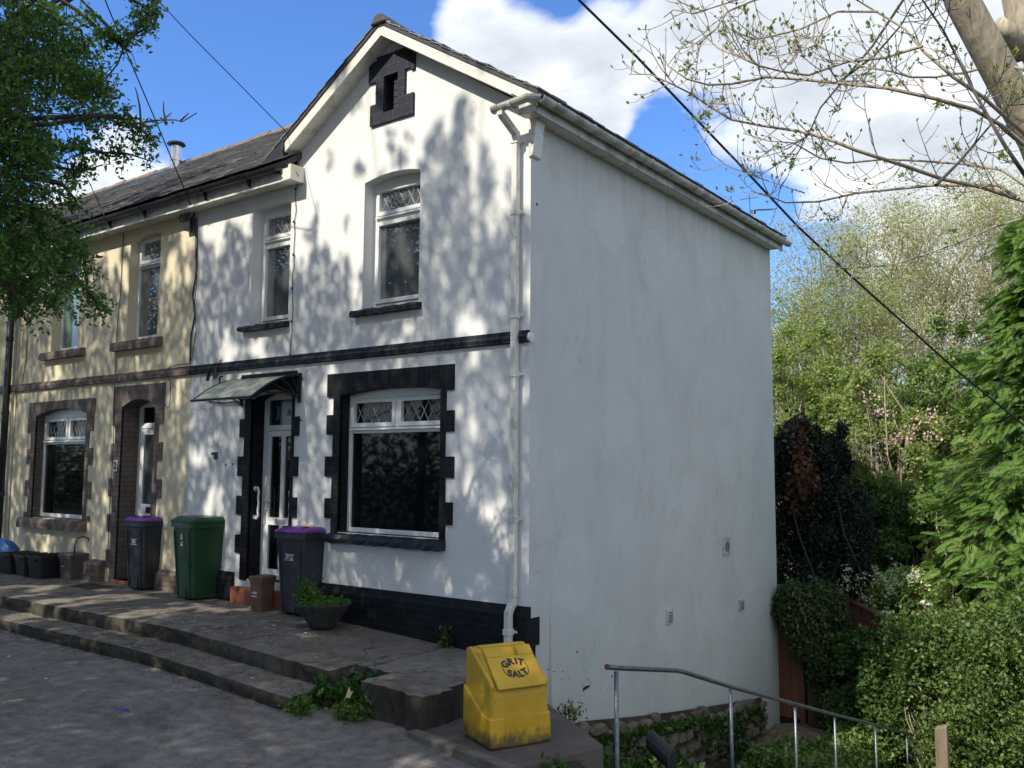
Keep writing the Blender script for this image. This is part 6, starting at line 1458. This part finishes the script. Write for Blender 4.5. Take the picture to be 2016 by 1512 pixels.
pk=np.array([at(x+rg.normal()*16,y+rg.normal()*7,17.0+rg.normal()*.4) for x,y in ((1710,780),(1735,812),(1790,850),(1835,818),(1780,860),(1830,860),(1700,885),(1720,905),(1810,830),(1755,872)) for _ in range(55)])
leafy_tree('light green blossom tree with loose pink-white flower clusters',1760,900,18.2,2.1,1.8,2.0,42000,LF['fresh'],.085,201,extra=[('blossom',pk,.055,LF['pink'])])
leafy_tree('yellow-green young tree rising beside the dark shrub',1590,800,21.,1.7,1.6,1.7,26000,LF['fresh'],.09,202,nb=5)
leafy_tree('mid green garden tree below the blossom tree',1780,1060,17.,1.6,1.4,1.3,26000,LF['hedge'],.09,203,nb=5)
leafy_tree('loose olive-green tree beside the cypress',1880,820,19.,1.5,1.6,2.0,22000,LF['hedge'],.09,204,nb=5)
leafy_tree('dark leafy tree low down behind the capped posts',1850,1120,16.5,1.4,1.2,.9,18000,LF['ivy'],.10,205,nb=4)
leafy_tree('mid green tree in the gap beyond the dark shrub',1680,960,19.5,1.6,1.6,1.6,24000,LF['hedge'],.09,206,nb=5)
# ivy-clad trunks under the crowns
def budding(label,px,d,zb_,ztop_px,spread,seed,leafmat,nl,size=.075,lean=0.,ivy=False,group='tall budding trees on the skyline'):
    base=at(px,900,d); base[2]=-3.8; top=at(px+lean,ztop_px,d); t=tree('budding_tree',label,tuple(base),group); rg=rnd(seed); mb=MB(); tips=[];mids=[]; nl=int(nl*1.35)
    H_=top[2]-base[2]; k=9; pts=curve(base,top-np.array([0,0,H_*.25]),rg,k,wig=.03); rr=np.linspace(.20,.05,k+1); mb.tube(pts,rr,7,cap=False)
    for j in range(3,k+1):
        for _ in range(5 if j<6 else 8):
            a=rg.uniform(0,6.28); dd=np.array([math.cos(a),math.sin(a),rg.uniform(.45,1.3)]); grow(mb,pts[j],dd,spread*rg.uniform(.6,1.05)*(1.1-.5*(j-3)/(k-3)),rr[j]*.42,2,tips,rg,nch=3,up=.22,spread=.65,shr=.62,n=4,wig=.16,mids=mids)
    mb.build('trunk',M['bark'] if seed%2 else M['twig'],t)
    T_=np.array([q for q,_ in tips]); idx=rg.integers(0,len(T_),nl); P=T_[idx]+rg.normal(size=(nl,3))*.24
    V,F=leaves(P,size,rg,(0,0,.3),.55); npmesh('crown',V,F,leafmat,t)
    if ivy:
        m2=8000; ii=rg.random(m2)*.62; PP=np.array([pts[int(f*k)]+(pts[min(k,int(f*k)+1)]-pts[int(f*k)])*(f*k-int(f*k)) for f in ii])+rg.normal(size=(m2,3))*np.array([.28,.28,.12]); V,F=leaves(PP,.10,rg,(0,0,-.4),.8); npmesh('ivy',V,F,LF['hedge'],t)
    return t
budding('pale budding tree at the left of the skyline group, next to the gutter end',1600,27.,0,345,3.0,301,LF['beige'],15000)
budding('tall budding tree with a forked trunk, centre of the skyline group',1745,26.,0,315,3.1,303,LF['beige'],17000,ivy=True)
budding('broad budding tree with pinkish-grey twigs right of the forked one',1860,28.,0,300,3.3,304,LF['beige'],16000)
budding('budding tree behind the top of the cypress',1985,27.,0,240,3.2,305,LF['beige'],14000)
budding('slender ivy-clad tree between the pale tree and the forked one',1690,24.,0,470,2.2,306,LF['fresh'],12000,ivy=True)
budding('greener thin tree close behind the rear corner of the house',1540,25.,0,470,2.1,307,LF['fresh'],12000)
budding('taller bare budding tree furthest to the right',2090,26.,0,160,3.2,309,LF['beige'],12000)
# far wood closing the horizon
rg=rnd(400); n=60000; x=rg.uniform(-34,60,n); y=38+rg.uniform(0,10,n)+.1*x; top_=2.2+1.6*vnoise(x+80,y,21,4.)+1.2*vnoise(x+80,y,22,1.3)
P=np.stack([x,y,-4.2+(top_+4.2)*rg.random(n)**.6],1); V,F=leaves(P,.34,rg,(0,0,.2),.75); o=npmesh('far_wood',V,F,LF['hedge']); tag(o,'distant green woodland closing the view below the skyline trees','woodland',kind='stuff')
rg=rnd(401); n=26000; P=np.stack([rg.uniform(-4,9,n),rg.uniform(20,23,n),-4+7.4*rg.random(n)**.8],1); V,F=leaves(P,.16,rg,(0,0,.2),.7); o=npmesh('undergrowth',V,F,LF['hedge']); tag(o,'dense mixed undergrowth below the skyline trees','undergrowth',kind='stuff')
# ------------------------------------------------------------------ bank plants, weeds
rg=rnd(500); P=[]
n=26000
x=rg.uniform(.12,1.75,n); y=rg.uniform(-1.0,5.6,n)
dn=vnoise(x+9,y+9,31,.5)*.6+vnoise(x+9,y+9,32,.18)*.4
for X_,Y_,D_ in zip(x,y,dn):
    if X_<.95 and Y_>.9 and D_<.70: continue
    if D_<.33: continue
    if Y_<-.0 and X_<1.25-.1*Y_ and X_<1.45: continue
    P.append((X_,Y_,ground_z(X_,Y_)+.02+.42*max(0,D_-.30)*rg.random()**.7))
for k in range(1500):
    Y_=rg.uniform(.15,5.7); P.append((.14+abs(rg.normal())*.03,Y_,float(np.interp(Y_,[.2,2.1,5.7],[-1.0,-1.25,-1.75]))-abs(rg.normal())*.22*(1 if vnoise(np.array([Y_+5]),np.array([1.]),33,.3)[0]>.45 else .1)))
V,F=leaves(np.array(P),.075,rg,(0,0,.5),.7); o=npmesh('bank_plants',V,F,LF['fern']); tag(o,'low nettles and ferns covering the bank below the handrail','ground cover',kind='stuff')
P=[]; n=22000; x=rg.uniform(1.9,5.4,n); y=rg.uniform(-1.5,4.8,n)
for X_,Y_ in zip(x,y):
    if X_<2.3+.0*Y_: continue
    P.append((X_,Y_,ground_z(X_,Y_)+.25*rg.random()**1.5))
for k in range(7000):
    X_=rg.uniform(.7,1.9); Y_=rg.uniform(3.6,6.6)
    if X_<1.1 and Y_>5.: continue
    P.append((X_,Y_,ground_z(X_,Y_)+.05+.30*rg.random()))
V,F=leaves(np.array(P),.07,rg,(0,0,.5),.65); o=npmesh('verge_plants',V,F,LF['hedge']); tag(o,'sunlit grass and creeping plants beside the lower path','ground cover',kind='stuff')
def weed(name,label,x,y,z,n,r,h,size,seed,mat=None,bias=(0,0,.3),group=None,stemn=8):
    t=thing(name,label,'weed',(x,y,z),0,group); rg=rnd(seed); mb=MB(); P=[]
    for k in range(stemn):
        a=rg.uniform(0,6.28); rr=r*math.sqrt(rg.random()); e=np.array([x+rr*math.cos(a),y+rr*math.sin(a),z+h*rg.uniform(.6,1.)*(1-.4*rr/r)]); s=np.array([x+rr*.4*math.cos(a),y+rr*.4*math.sin(a),z])
        pts=curve(s,e,rg,4,wig=.05); mb.tube(pts,np.linspace(.005,.002,5),4,cap=False)
        for j in range(n//stemn): f=rg.uniform(.15,1.); P.append(s+(e-s)*f+rg.normal(size=3)*np.array([.035,.035,.02]))
    mb.build('stems',M['twigdark'] if mat is None else M['gatewood'],t); V,F=leaves(np.array(P),size,rg,bias,.5); npmesh('foliage',V,F,mat or LF['weed'],t); return t
weed('broadleaf_weed','tall dark weed with long leaves in the notch of the pavement',-.88,-1.48,-.40,230,.12,.42,.085,511,bias=(0,0,.0),stemn=10)
weed('broadleaf_weed','second long-leaved weed, nearer the end of the step slab',-1.0,-1.70,-.40,170,.10,.33,.08,512,bias=(0,0,-.1),stemn=8)
weed('clover_weed','low bright clover clump at the corner of the step slab',-1.02,-1.98,-.40,300,.16,.16,.05,513,LF['moss'],stemn=14)
weed('clover_weed','rounded bright green clover clump at the foot of the pavement block',-.60,-1.76,-.42,340,.17,.17,.05,514,LF['moss'],stemn=14)
weed('dark_weed','dark leafy clump under the pavement block edge',-.78,-1.66,-.42,260,.15,.30,.07,515,stemn=10)
weed('wall_weed','small leafy weed rooted where the terrace meets the black plinth',-.98,-.12,-.13,110,.10,.24,.055,516,stemn=7)
weed('wall_weed','tiny weed at the foot of the downpipe behind the salt bin',-.38,-.10,-.16,70,.10,.12,.05,517,stemn=6)
weed('fern_tuft','fern tuft at the foot of the white wall behind the grit bin',.30,.25,-.75,130,.18,.26,.045,518,LF['fern'],stemn=12)
weed('grass_tuft','pale green tuft growing between the slab and the handrail',1.36,-1.55,-.60,220,.14,.16,.07,519,LF['moss'],stemn=12)
mb=MB(); q=(-.60,-1.80,-.25); mb.add([(q[0]-.04,q[1]-.02,q[2]),(q[0]+.03,q[1]-.03,q[2]+.01),(q[0]+.04,q[1]+.0,q[2]+.07),(q[0],q[1]+.01,q[2]+.05),(q[0]-.03,q[1]+.01,q[2]+.09)],[(0,1,3),(1,2,3),(0,3,4)])
o=mb.build('dead_leaf',plain('tan_leaf',(.52,.40,.20),.7)); tag(o,'curled tan dead leaf resting on the clover clump','leaf')
